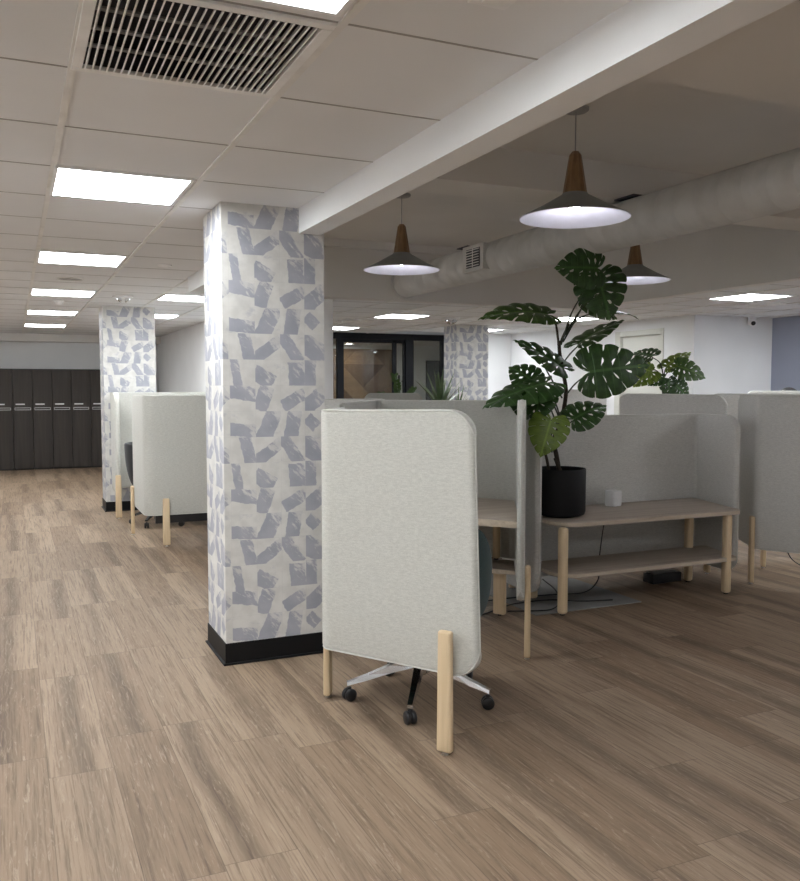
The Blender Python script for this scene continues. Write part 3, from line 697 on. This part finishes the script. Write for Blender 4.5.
# ---------------------------------------------------------------- chairs
def caster(par, x, y, a):
    b = bmesh.new()
    for s in (-1, 1):
        w = bmesh.new(); lathe(w, [(.001, -.010), (.026, -.010), (.030, -.006), (.030, .006), (.026, .010), (.001, .010)], 20)
        w.transform(Matrix.Translation((x, y, .030)) @ Matrix.Rotation(a, 4, 'Z') @ Matrix.Translation((0, .014*s, 0)) @ Matrix.Rotation(PI/2, 4, 'X'))
        me = bpy.data.meshes.new('tmp'); w.to_mesh(me); w.free(); b.from_mesh(me); bpy.data.meshes.remove(me)
    q = bmesh.new(); lathe(q, [(.001, .068), (.011, .066), (.011, .045), (.020, .036), (.020, .028), (.001, .026)], 14, (x, y, 0)); me = bpy.data.meshes.new('tmp'); q.to_mesh(me); q.free(); b.from_mesh(me); bpy.data.meshes.remove(me)
    return b
def swivel_chair(name, label, cx, cy, face, ang0, fab, arm_m, R=.348, top=.845):
    t = thing(name, label, 'chair', (cx, cy, 0), face)
    bm = bmesh.new(); lathe(bm, [(.001, .215), (.04, .215), (.05, .20), (.05, .13), (.03, .115), (.001, .115)], 24); link_mesh('hub', bm, M[arm_m], t, 40)
    for k in range(5):
        a = ang0-face+TAU*k/5; b = bmesh.new(); d = Vector((math.cos(a), math.sin(a), 0)); n = Vector((-d.y, d.x, 0)); sec = []
        for r, w, z, h in ((.03, .026, .178, .05), (.15, .022, .148, .036), (.26, .018, .112, .026), (R+.012, .015, .084, .016)):
            c = d*r; sec.append([b.verts.new(c+n*sx*w+Vector((0, 0, z+sz*h/2-(.0 if sz > 0 else 0)))) for sx, sz in ((-1, -1), (1, -1), (.75, 1), (-.75, 1))])
        for p, q in zip(sec, sec[1:]):
            for j in range(4): b.faces.new((p[j], p[(j+1) % 4], q[(j+1) % 4], q[j]))
        b.faces.new(sec[0]); b.faces.new(sec[-1][::-1]); arm = link_mesh('base_arm', b, M[arm_m], t)
        link_mesh('caster', caster(t, d.x*R, d.y*R, a+.5), M['blackp'], arm, 50)
    b = bmesh.new(); tube(b, [(0, 0, .15), (0, 0, .40)], .022, 16); link_mesh('gas_lift', b, M['chrome'], t, 60)
    link_mesh('mechanism', bbox(-.10, .10, -.08, .08, .375, .405, .01), M['blackp'], t)
    # seat cushion and wrapped tub back (the occupant looks along +x)
    st = slab(fillet([(-.20, -.23), (.26, -.23), (.26, .23), (-.20, .23)], .1, 8), .40, .47, .025); link_mesh('seat', st, M[fab], t, 50)
    b = bmesh.new(); N = 28; rows = [(.34, .0, .60), (.40, .25, .80), (.47, .4, .93), (.60, .65, 1.0), (.72, .85, 1.03), (top-.02, 1.0, 1.04), (top, 1.05, 1.02)]
    def shell(th, off):
        g = []
        for k in range(N+1):
            a = PI+(k/N-.5)*TAU*.60; e = abs(k/N-.5)*2; hmax = 1-(max(0, e-.62)/.38)**1.6*.45; col = []
            for z, lean, sc in rows:
                zz = .34+(z-.34)*hmax; rr = (.325*sc+off); col.append(b.verts.new((math.cos(a)*rr*1.0-.035*lean*(math.cos(a) < 0)*abs(math.cos(a)), math.sin(a)*rr*1.02, zz)))
            g.append(col)
        return g
    A = shell(0, 0); Bq = shell(0, -.045); n = len(rows)
    for k in range(N):
        for j in range(n-1): b.faces.new((A[k][j], A[k+1][j], A[k+1][j+1], A[k][j+1])); b.faces.new((Bq[k][j], Bq[k][j+1], Bq[k+1][j+1], Bq[k+1][j]))
        b.faces.new((A[k][n-1], A[k+1][n-1], Bq[k+1][n-1], Bq[k][n-1])); b.faces.new((A[k][0], Bq[k][0], Bq[k+1][0], A[k+1][0]))
    for k in (0, N):
        for j in range(n-1): b.faces.new((A[k][j], A[k][j+1], Bq[k][j+1], Bq[k][j]))
    o = link_mesh('backrest', b, M[fab], t, 50); sub = o.modifiers.new('soft', 'SUBSURF'); sub.levels = 1; sub.render_levels = 2
    return t
swivel_chair('swivel_chair', 'teal upholstered swivel chair with chrome five-star base behind the nearest screen', 1.773, 3.685, math.radians(44), math.radians(-123.5), 'teal', 'chrome', .348, .875)
swivel_chair('office_chair', 'black office chair glimpsed in the gap of the far booth', 1.455, 9.62, 0, .3, 'blackfab', 'blackp', .31, .90)
t = thing('office_chair', 'black chair back peeping over the grey screens at right', 'chair', (8.17, 7.2, 0), -.6)
b = slab(fillet([(-.24, -.03), (.24, -.03), (.24, .03), (-.24, .03)], .028, 5), .62, 1.33, .02); link_mesh('backrest', b, M['blackfab'], t, 50)
b = bmesh.new(); lathe(b, [(.001, -.03), (.10, -.03), (.125, -.01), (.125, .01), (.10, .03), (.001, .03)], 28); b.transform(Matrix.Translation((0, 0, 1.375)) @ Matrix.Rotation(PI/2, 4, 'X')); link_mesh('headrest', b, M['blackp'], t, 40)
link_mesh('seat', bbox(-.24, .24, -.48, 0, .44, .52, .03, 3), M['blackfab'], t, 50)
b = bmesh.new(); tube(b, [(0, -.22, .06), (0, -.22, .45)], .025, 14); link_mesh('gas_lift', b, M['blackp'], t, 60)
b = bmesh.new()
for k in range(5): tube(b, [(0, -.22, .08), (.32*math.cos(TAU*k/5), -.22+.32*math.sin(TAU*k/5), .05)], .02, 8, .014)
link_mesh('base', b, M['blackp'], t, 60)
for k in range(5):
    b = bmesh.new(); bmesh.ops.create_uvsphere(b, u_segments=14, v_segments=8, radius=.03); b.transform(Matrix.Translation((.32*math.cos(TAU*k/5), -.22+.32*math.sin(TAU*k/5), .03))); link_mesh('caster', b, M['blackp'], t, 60)

# ---------------------------------------------------------------- plants
MARG = [(.03, -.03), (.12, -.17), (.30, -.235), (.46, -.12), (.545, .10), (.535, .32), (.46, .53), (.33, .73), (.17, .90), (.05, .99), (0, 1.04)]
BASE = [0, 0, 0, .015, .07, .17, .30, .46, .63, .82, 1.0]
def marg(q):
    f = q*(len(MARG)-1); i = min(int(f), len(MARG)-2); u = f-i
    def cr(v):
        a, b_, c, d = v[max(i-1, 0)], v[i], v[i+1], v[min(i+2, len(v)-1)]
        return .5*(2*b_+(c-a)*u+(2*a-5*b_+4*c-d)*u*u+(3*b_-a-3*c+d)*u**3)
    return cr([p[0] for p in MARG]), cr([p[1] for p in MARG]), cr(BASE)
def leaf_mesh(length, width, rnd, nl=8):
    """split monstera leaf: base at the origin, midrib along +y, face up +z"""
    bm = bmesh.new(); uv = bm.loops.layers.uv.new('uv'); ST = [0, .07, .16, .24, .32, .40, .48, .58, .70, .82, .92, 1.0]
    droop = rnd.uniform(.12, .3); fold = rnd.uniform(.05, .2); co = {}
    for side in (-1, 1):
        for k in range(nl):
            q0, q1 = k/nl, (k+1)/nl
            slit0 = rnd.uniform(.60, .82); gap = rnd.uniform(.07, .15) if 0 < k < nl-1 else .06; hole = rnd.random() < .8 and 0 < k < nl-1
            hole_l = rnd.random() < .3
            grid = []
            for j, s in enumerate(ST):
                row = []
                for m in range(7):
                    tau = m/6*2-1; g = 0
                    if s > slit0: g = gap*min(1, (s-slit0)/.12)**.6
                    if hole and .20 < s < .48: g = max(g, .36*math.sin(PI*(s-.20)/.28))
                    if hole_l: g *= .4
                    lo = g if k > 0 else 0; hi = g if k < nl-1 else 0
                    tt = tau*(1-(hi if tau > 0 else lo))
                    q = q0+(q1-q0)*(tt+1)/2; mx, my, by = marg(q)
                    tip = 1-.05*abs(tau)**3*(s > .8)*(k < nl-1 or tau < 0)
                    se = s*tip; bend = .10*math.sin(PI*se)*.6
                    x = mx*se; y = by+(my-by)*se**1.0-bend*(1-q)*.5+bend*q*.3
                    z = -droop*max(y, 0)**2+fold*x-.35*x*x+.012*math.cos(tau*PI)*se-.10*max(0, s-.85)
                    row.append((side*x*width/1.08, y*length, z*length, y, side*x))
                grid.append(row)
            V = [[None]*7 for _ in ST]
            for j in range(len(ST)):
                for m in range(7): V[j][m] = bm.verts.new(grid[j][m][:3]); co[V[j][m]] = grid[j][m][3:]
            for j in range(len(ST)-1):
                for m in range(6):
                    vs = (V[j][m], V[j+1][m], V[j+1][m+1], V[j][m+1]) if side > 0 else (V[j][m], V[j][m+1], V[j+1][m+1], V[j+1][m])
                    f = bm.faces.new(vs); f.smooth = True
                    for l in f.loops: l[uv].uv = co[l.vert]
    bmesh.ops.remove_doubles(bm, verts=bm.verts[:], dist=length*.004)
    bmesh.ops.dissolve_degenerate(bm, edges=bm.edges[:], dist=1e-5)
    return bm
def plant(root, data, seed):
    rnd = random.Random(seed); cam = Vector((0, 0, 1.5)); off = root.location
    for pts, r in data['stems']:
        b = bmesh.new(); tube(b, catmull(pts, 5), r, 10, r*.72); wl('stem', b, M['stem'], root, 70)
    for lf in data['leaves']:
        p, q = Vector(lf['b']), Vector(lf['t']); m = (q-p); L = m.length; m.normalize(); v = (cam-p).normalized()
        face = math.radians(lf['face']); n0 = (v-m*v.dot(m)).normalized(); s0 = n0.cross(m)
        na = n0*math.cos(face)+s0*math.sin(face); nb = n0*math.cos(face)-s0*math.sin(face); n = na if na.z > nb.z else nb
        if L < .18: L = max(L/max(.4, (1-(v.dot(m))**2)**.5), .16)
        b = leaf_mesh(L, lf['w'], rnd); x = m.cross(n).normalized()
        b.transform(Matrix.Translation(p) @ Matrix(((x.x, m.x, n.x, 0), (x.y, m.y, n.y, 0), (x.z, m.z, n.z, 0), (0, 0, 0, 1))))
        bm2 = b; inv = Matrix.Translation(off).inverted(); bm2.transform(inv)
        me = bpy.data.meshes.new('leaf'); bm2.to_mesh(me); bm2.free(); me.materials.append(M[('leaf', 'leafm', 'leafl')[lf['tone']]])
        o = bpy.data.objects.new('leaf', me); COL.objects.link(o); o.parent = root
        if lf['tone'] == 2: o['label'] = 'young light green leaf'
        b = bmesh.new(); tube(b, catmull(lf['pet'], 5), .0058, 7, .0042); wl('petiole', b, M['petiole'], o, 70, top=root)
PL = json.loads('''[{"leaves":[{"b":[3.474,4.597,2.271],"t":[3.203,4.631,2.273],"w":0.28,"face":18,"tone":0,"pet":[[3.494,5.017,1.794],[3.522,4.932,2.016],[3.522,4.755,2.175],[3.474,4.597,2.271]]},{"b":[3.603,4.756,2.238],"t":[3.638,4.657,1.979],"w":0.36,"face":-14,"tone":0,"pet":[[3.507,5.012,1.815],[3.607,4.98,2.002],[3.613,4.855,2.149],[3.603,4.756,2.238]]},{"b":[3.691,5.004,2.112],"t":[3.965,4.953,2.034],"w":0.26,"face":50,"tone":1,"pet":[[3.508,5.014,1.842],[3.617,5.029,1.986],[3.697,5.012,2.099]]},{"b":[3.88,5.024,2.036],"t":[4.122,4.971,2.062],"w":0.16,"face":78,"tone":0,"pet":[[3.527,5.007,1.863],[3.623,5.025,1.965],[3.745,5.029,2.018],[3.88,5.024,2.036]]},{"b":[3.369,5.033,2.005],"t":[2.955,5.114,2.078],"w":0.3,"face":66,"tone":1,"pet":[[3.475,5.026,1.794],[3.471,5.035,1.912],[3.417,5.042,1.973],[3.312,5.058,1.998],[3.256,5.071,1.99]]},{"b":[3.591,4.919,1.812],"t":[3.939,4.941,2.018],"w":0.3,"face":66,"tone":0,"pet":[[3.496,5.006,1.655],[3.537,4.971,1.73],[3.603,4.925,1.813]]},{"b":[3.519,4.717,1.602],"t":[3.898,4.551,1.662],"w":0.37,"face":8,"tone":0,"pet":[[3.517,4.983,1.446],[3.528,4.895,1.522],[3.537,4.785,1.576],[3.581,4.701,1.608]]},{"b":[3.431,4.925,1.638],"t":[3.202,5.098,1.86],"w":0.28,"face":62,"tone":0,"pet":[[3.491,4.993,1.425],[3.408,4.983,1.536],[3.325,4.985,1.659],[3.302,4.987,1.7]]},{"b":[3.215,4.795,1.528],"t":[2.776,4.821,1.431],"w":0.34,"face":60,"tone":0,"pet":[[3.473,4.987,1.217],[3.405,4.916,1.344],[3.307,4.858,1.448],[3.203,4.799,1.508]]},{"b":[3.187,4.896,1.535],"t":[3.079,4.975,1.663],"w":0.3,"face":45,"tone":0,"pet":[[3.474,4.99,1.272],[3.369,4.936,1.399],[3.252,4.884,1.468],[3.193,4.892,1.528]]},{"b":[3.189,4.801,1.455],"t":[3.11,4.761,1.312],"w":0.26,"face":30,"tone":0,"pet":[[3.466,4.989,1.203],[3.333,4.894,1.346],[3.241,4.831,1.422],[3.189,4.801,1.455]]},{"b":[3.2,4.697,1.287],"t":[3.09,4.645,1.078],"w":0.27,"face":5,"tone":2,"pet":[[3.36,4.917,1.057],[3.271,4.799,1.149],[3.216,4.708,1.234],[3.2,4.697,1.287]]},{"b":[3.444,4.785,1.287],"t":[3.675,4.745,1.42],"w":0.25,"face":30,"tone":0,"pet":[[3.451,4.991,1.133],[3.433,4.895,1.208],[3.431,4.79,1.273]]},{"b":[3.17,4.915,1.381],"t":[3.062,4.856,1.416],"w":0.22,"face":20,"tone":0,"pet":[[3.452,4.993,1.161],[3.322,4.949,1.276],[3.194,4.903,1.361]]}],"stems":[[[[3.464,4.967,0.869],[3.448,4.984,1.008],[3.432,5.0,1.133],[3.473,4.988,1.238],[3.502,4.984,1.356],[3.517,4.985,1.481],[3.502,5.001,1.606],[3.485,5.016,1.724],[3.481,5.023,1.808]],0.017],[[[3.383,4.971,0.872],[3.356,4.97,0.998],[3.328,4.978,1.096]],0.012],[[[3.512,5.001,0.878],[3.476,5.024,0.976],[3.479,5.042,1.094],[3.489,5.036,1.235],[3.493,5.018,1.327]],0.008],[[[3.465,4.934,0.879],[3.448,4.958,0.94],[3.435,4.99,1.008]],0.016],[[[3.481,5.022,1.787],[3.471,5.033,1.884],[3.466,5.04,1.94]],0.009],[[[3.481,5.022,1.787],[3.515,5.013,1.87],[3.56,5.019,1.941]],0.009]]},{"leaves":[{"b":[5.709,6.452,1.703],"t":[5.986,6.449,1.888],"w":0.2,"face":38,"tone":2,"pet":[[5.68,6.458,1.607],[5.69,6.457,1.664],[5.709,6.452,1.703]]},{"b":[5.742,6.326,1.691],"t":[5.944,6.175,1.624],"w":0.24,"face":32,"tone":1,"pet":[[5.68,6.458,1.598],[5.699,6.398,1.663],[5.733,6.329,1.681]]},{"b":[5.58,6.516,1.798],"t":[5.509,6.662,1.859],"w":0.3,"face":55,"tone":0,"pet":[[5.672,6.463,1.626],[5.648,6.481,1.731],[5.58,6.515,1.788]]},{"b":[5.542,6.468,1.645],"t":[5.351,6.493,1.549],"w":0.24,"face":35,"tone":2,"pet":[[5.671,6.462,1.607],[5.599,6.463,1.635],[5.542,6.468,1.645]]},{"b":[5.491,6.436,1.653],"t":[5.381,6.489,1.7],"w":0.2,"face":35,"tone":2,"pet":[[5.671,6.462,1.607],[5.583,6.473,1.664],[5.525,6.476,1.654]]},{"b":[5.61,6.378,1.587],"t":[5.541,6.408,1.559],"w":0.14,"face":40,"tone":0,"pet":[[5.679,6.456,1.579],[5.645,6.418,1.588],[5.61,6.378,1.587]]},{"b":[5.739,6.427,1.55],"t":[5.925,6.455,1.57],"w":0.16,"face":50,"tone":0,"pet":[[5.686,6.449,1.512],[5.713,6.439,1.541],[5.739,6.427,1.55]]},{"b":[5.712,6.327,1.512],"t":[5.813,6.276,1.427],"w":0.2,"face":20,"tone":0,"pet":[[5.684,6.443,1.417],[5.738,6.424,1.483],[5.712,6.327,1.512]]},{"b":[5.644,6.362,1.568],"t":[5.658,6.347,1.446],"w":0.2,"face":30,"tone":0,"pet":[[5.685,6.446,1.455],[5.704,6.441,1.521],[5.644,6.362,1.568]]}],"stems":[[[[5.668,6.409,0.806],[5.669,6.434,1.188],[5.667,6.453,1.455],[5.68,6.458,1.607]],0.012]],"base":[5.68,6.458,0]}]''')
t = thing('potted_monstera', 'tall monstera with split leaves in a black pot on the low bench', 'potted plant', (3.438, 4.93, .612))
b = bmesh.new(); lathe(b, [(.001, .012), (.155, .012), (.168, .018), (.175, .04), (.176, .326), (.172, .331), (.166, .326), (.166, .285)], 56); link_mesh('pot', b, M['pot'], t, 40)
b = bmesh.new(); lathe(b, [(.001, 0), (.11, 0), (.125, .006), (.125, .013)], 40); link_mesh('saucer', b, M['pot'], t, 40)
b = bmesh.new(); lathe(b, [(.166, .290), (.08, .290), (.001, .296)], 40); link_mesh('soil', b, M['soil'], t, 40)
plant(t, PL[0], 3)
t = thing('potted_monstera', 'small monstera showing bright leaves over the flat-topped grey screen', 'potted plant', (5.68, 6.46, 0))
b = bmesh.new(); lathe(b, [(.001, 0), (.15, 0), (.19, .42), (.185, .43), (.175, .42), (.17, .36)], 40); link_mesh('pot', b, M['pot'], t, 40)
b = bmesh.new(); lathe(b, [(.172, .37), (.001, .385)], 32); link_mesh('soil', b, M['soil'], t, 40)
b = bmesh.new(); tube(b, catmull([(0, 0, .36), (.02, .01, .7), PL[1]['stems'][0][0][0][0:0] or (.0, .01, 1.0), tuple(Vector(PL[1]['stems'][0][0][0])-Vector(t.location))], 5), .015, 10, .012); link_mesh('trunk', b, M['stem'], t, 70)
plant(t, PL[1], 11)
def blade_plant(x, y, label, n, L, spread, h0, seed, w=.03, mat='blade'):
    t = thing('spiky_plant', label, 'potted plant', (x, y, 0)); r = random.Random(seed)
    b = bmesh.new(); lathe(b, [(.001, 0), (.12, 0), (.16, h0-.1), (.155, h0-.09), (.14, h0-.12)], 32); link_mesh('pot', b, M['pot'], t, 40)
    b = bmesh.new(); lathe(b, [(.145, h0-.13), (.001, h0-.11)], 24); link_mesh('soil', b, M['soil'], t, 40)
    for k in range(n):
        a = TAU*k/n*2.4+r.uniform(-.2, .2); el = r.uniform(.75, 1.5) if k > n*.3 else r.uniform(.3, .9); ll = L*r.uniform(.75, 1.1); b = bmesh.new(); uv = b.loops.layers.uv.new('uv'); rows = []
        d = Vector((math.cos(a), math.sin(a), 0)); s = Vector((-d.y, d.x, 0))
        for j in range(9):
            f = j/8; c = d*(math.cos(el)*ll*f*spread)+Vector((0, 0, h0-.12+math.sin(el)*ll*f-.18*ll*f*f*(1.4-el/1.5))); ww = w*(1-f)**.7*(.5+.5*min(1, f*5))
            rows.append([b.verts.new(c+s*ww*q+Vector((0, 0, abs(q)*ww*.4))) for q in (-1, 0, 1)])
        for p, q in zip(rows, rows[1:]):
            for j in range(2):
                f = b.faces.new((p[j], p[j+1], q[j+1], q[j])); f.smooth = True
                for l in f.loops: l[uv].uv = (l.vert.co.z, .3)
        link_mesh('leaf', b, M[mat], t)
blade_plant(4.86, 9.55, 'pale green spiky agave in front of the glass meeting room', 26, .62, 1.0, 1.33, 5, .030)
blade_plant(5.22, 9.75, 'small wispy plant at the foot of the distant papered column', 20, .40, .8, 1.32, 9, .014)
t = thing('leafy_plant', 'small plant with rows of round leaves beside the black door posts', 'potted plant', (4.27, 9.45, 0))
b = bmesh.new(); lathe(b, [(.001, 0), (.11, 0), (.14, 1.1), (.13, 1.1), (.125, 1.06)], 28); link_mesh('pot', b, M['pot'], t, 40)
b = bmesh.new(); lathe(b, [(.128, 1.06), (.001, 1.08)], 24); link_mesh('soil', b, M['soil'], t, 40)
r_ = random.Random(2)
for (dx, dy, hz, bend) in ((-.02, 0, .56, -.06), (.03, .01, .40, .16), (-.04, .02, .34, -.20), (0, -.02, .30, .05)):
    pts = [Vector((dx*.3, dy, 1.07)), Vector((dx, dy, 1.07+hz*.5)), Vector((dx+bend, dy, 1.07+hz))]; cp = catmull(pts, 8); b = bmesh.new(); tube(b, cp, .006, 7, .003); st = link_mesh('stem', b, M['leafm'], t, 60)
    for k in range(3, len(cp)):
        for sg in (-1, 1):
            b = bmesh.new(); uv = b.loops.layers.uv.new('uv'); c = cp[k]; a = Vector((sg*.7, r_.uniform(-.6, .6), .55)).normalized(); s = a.cross(Vector((0, 1, .2))).normalized(); ring = [b.verts.new(c+a*(.032+.032*math.cos(q))+s*.020*math.sin(q)) for q in [TAU*i/10 for i in range(10)]]
            f = b.faces.new(ring)
            for l in f.loops: l[uv].uv = (.5, .3)
            link_mesh('leaf', b, M['leafm'], st)

# ---------------------------------------------------------------- small things
t = thing('white_cube_speaker', 'small white rounded cube standing on the bench tabletop', 'speaker', (4.085, 5.17, .612), .25)
link_mesh('shell', slab(fillet([(-.055, -.045), (.055, -.045), (.055, .045), (-.055, .045)], .02, 6), .002, .118, .010), M['plastic'], t, 40)
link_mesh('base_pad', slab(fillet([(-.045, -.035), (.045, -.035), (.045, .035), (-.045, .035)], .015, 5), 0, .004, 0), M['grey'], t)
def cable(label, pts, r=.0045, name='power_cable'):
    b = bmesh.new(); tube(b, catmull(pts, 8), r, 7); return tag(link_mesh(name, b, M['blackp'], smooth=70), label, 'cable', 'black cables under the furniture')
cable('black cable hanging from the bench top behind its shelf and curling onto the floor', [(4.0, 5.15, .55), (3.98, 5.16, .40), (3.93, 5.13, .20), (3.90, 5.10, .08), (3.75, 5.06, .014), (3.5, 5.10, .0125), (3.2, 5.14, .0125), (2.95, 5.16, .006), (2.8, 5.16, .005)])
cable('black cable lying in a loop at the back of the grey floor sheet', [(3.80, 4.80, .0125), (3.58, 4.86, .0125), (3.40, 4.98, .0125), (3.12, 4.99, .0125), (2.95, 4.93, .006), (2.75, 4.85, .005), (2.55, 4.85, .005)])
cable('short black cable rising from the grey sheet to the left end of the low bench screen', [(2.98, 4.86, .006), (3.12, 4.78, .0125), (3.26, 4.76, .0125), (3.38, 4.84, .03), (3.46, 5.0, .07), (3.50, 5.22, .10)])
cable('black cable sagging below the screen at the right edge', [(5.55, 4.9, .26), (5.62, 4.85, .12), (5.80, 4.75, .04), (6.1, 4.62, .008), (6.5, 4.4, .006)])
tag(link_mesh('floor_sheet', slab([(3.10, 4.70), (3.97, 4.70), (3.97, 5.9), (3.10, 5.9)], 0, .007, .002), M['sheet_']), 'thin flat grey sheet on the floor under the left end of the bench', 'mat')  # thin grey sheet laid over the planks below the bench
t = thing('power_box', 'black floor power box in the shade under the bench', 'power box', (4.55, 5.15, 0))
link_mesh('housing', bbox(-.14, .14, -.06, .06, 0, .075, .008), M['blackp'], t, 40); link_mesh('lid', bbox(-.12, .12, -.045, .045, .074, .082, .003), M['grey'], t)

# ---------------------------------------------------------------- glass meeting room front
Y0 = 14.38
win = bpy.data.objects.new('window_1', None); COL.objects.link(win); win.location = (6.0, Y0, 0); win['kind'] = 'structure'
def wpart(n, x0, x1, z0, z1, m='frame', y0=Y0-.03, y1=Y0+.05): return wl(n, newbox(x0, x1, y0, y1, z0, z1), M[m], win)
wpart('top_rail', 2.745, 7.42, 2.36, C); wpart('bottom_rail', 2.745, 7.42, 0, .10)
for x0, x1 in ((5.26, 5.35), (6.59, 6.75)): wpart('post', x0, x1, .10, 2.36)
wpart('post', 7.32, 7.42, .10, 2.36)
for x0, x1 in ((2.745, 5.26), (6.75, 7.32)): wpart('pane', x0, x1, .10, 2.36, 'glass', Y0+.005, Y0+.013)
door = bpy.data.objects.new('door_1', None); COL.objects.link(door); door.location = (6.0, Y0, 0); door['kind'] = 'structure'
b = bmesh.new(); box(b, 5.35, 5.39, Y0, Y0+.04, .10, 2.36); box(b, 6.34, 6.42, Y0, Y0+.04, .10, 2.36); box(b, 6.55, 6.59, Y0, Y0+.04, .10, 2.36); box(b, 5.39, 6.59, Y0, Y0+.04, 2.30, 2.36)
wl('frame', b, M['frame'], door); wl('pane', newbox(5.39, 6.34, Y0+.016, Y0+.024, .10, 2.30), M['glass'], door); wl('pane', newbox(6.42, 6.55, Y0+.016, Y0+.024, .10, 2.30), M['glass'], door)
for x in (6.44, 6.53):
    b = bbox(x-.014, x+.014, Y0-.07, Y0-.045, .85, 1.72, .008); box(b, x-.008, x+.008, Y0-.05, Y0+.01, .95, .97); box(b, x-.008, x+.008, Y0-.05, Y0+.01, 1.6, 1.62); wl('pull_handle', b, M['frame'], door)
for x, y, lab in ((5.62, 16.0, 'round downlight inside the meeting room, left of the pair'), (6.25, 15.9, 'round downlight inside the meeting room near the door'),
    (4.3, 15.4, 'added round downlight inside the meeting room, hidden by the large column'), (6.9, 15.2, 'added round downlight inside the meeting room behind the right pane'), (4.4, 16.6, 'added rear downlight inside the meeting room, hidden by the large column'), (6.5, 17.0, 'added rear downlight inside the meeting room over the panelled wall')):  # these last four are added to light up the room behind the glass
    t = thing('downlight', lab, 'downlight', (x, y, 2.42), 0, 'meeting room downlights')
    b = bmesh.new(); lathe(b, [(.10, 0), (.10, -.012), (.08, -.012), (.078, -.006)], 28); link_mesh('ring', b, M['plastic'], t, 40)
    b = bmesh.new(); lathe(b, [(.079, -.006), (.001, -.006)], 28); link_mesh('lens', b, M['down'], t)['label'] = 'glowing lens'
t = thing('wall_screen', 'dark rectangular display inside the meeting room behind the agave', 'screen', (8.95, 17.4, 0))
wl('bezel', bbox(8.50, 9.42, 17.40, 17.44, .9, 2.10, .004), M['frame'], t); wl('display', newbox(8.52, 9.40, 17.396, 17.40, .92, 2.08), M['board'], t)

# white door on the right wall
door = bpy.data.objects.new('door_2', None); COL.objects.link(door); door.location = (8.36, 10.05, 0); door['kind'] = 'structure'
b = bmesh.new(); box(b, 8.345, 8.44, 9.52, 9.58, 0, 2.33); box(b, 8.345, 8.44, 10.46, 10.58, 0, 2.33); box(b, 8.345, 8.44, 9.58, 10.46, 2.25, 2.33); bevel(b, .006, 1)
wl('frame', b, M['door'], door); d = wl('leaf', newbox(8.40, 8.44, 9.583, 10.457, .008, 2.247), M['door'], door)
b = bmesh.new(); tube(b, [(8.36, 9.68, 1.02), (8.36, 9.80, 1.02)], .010, 10); tube(b, [(8.40, 9.68, 1.02), (8.355, 9.68, 1.02)], .012, 10); wl('handle', b, M['steel'], d, 60, top=door)

# ---------------------------------------------------------------- camera and colour
cam = bpy.data.cameras.new('camera'); co = bpy.data.objects.new('camera', cam); COL.objects.link(co); S.camera = co
cam.sensor_fit = 'HORIZONTAL'; cam.sensor_width = 36; cam.lens = 858.35/800*36; cam.clip_end = 100
co.location = (0, 0, 1.5); co.rotation_euler = (math.radians(90-3.55), 0, math.radians(-24.28))
w = bpy.data.worlds.new('world'); S.world = w; w.use_nodes = True; w.node_tree.nodes['Background'].inputs[0].default_value = (.05, .05, .05, 1)
V = S.view_settings; S.display_settings.display_device = 'sRGB'; V.view_transform = 'Standard'; V.look = 'None'; V.gamma = 1; V.use_curve_mapping = False; V.exposure = 1.52
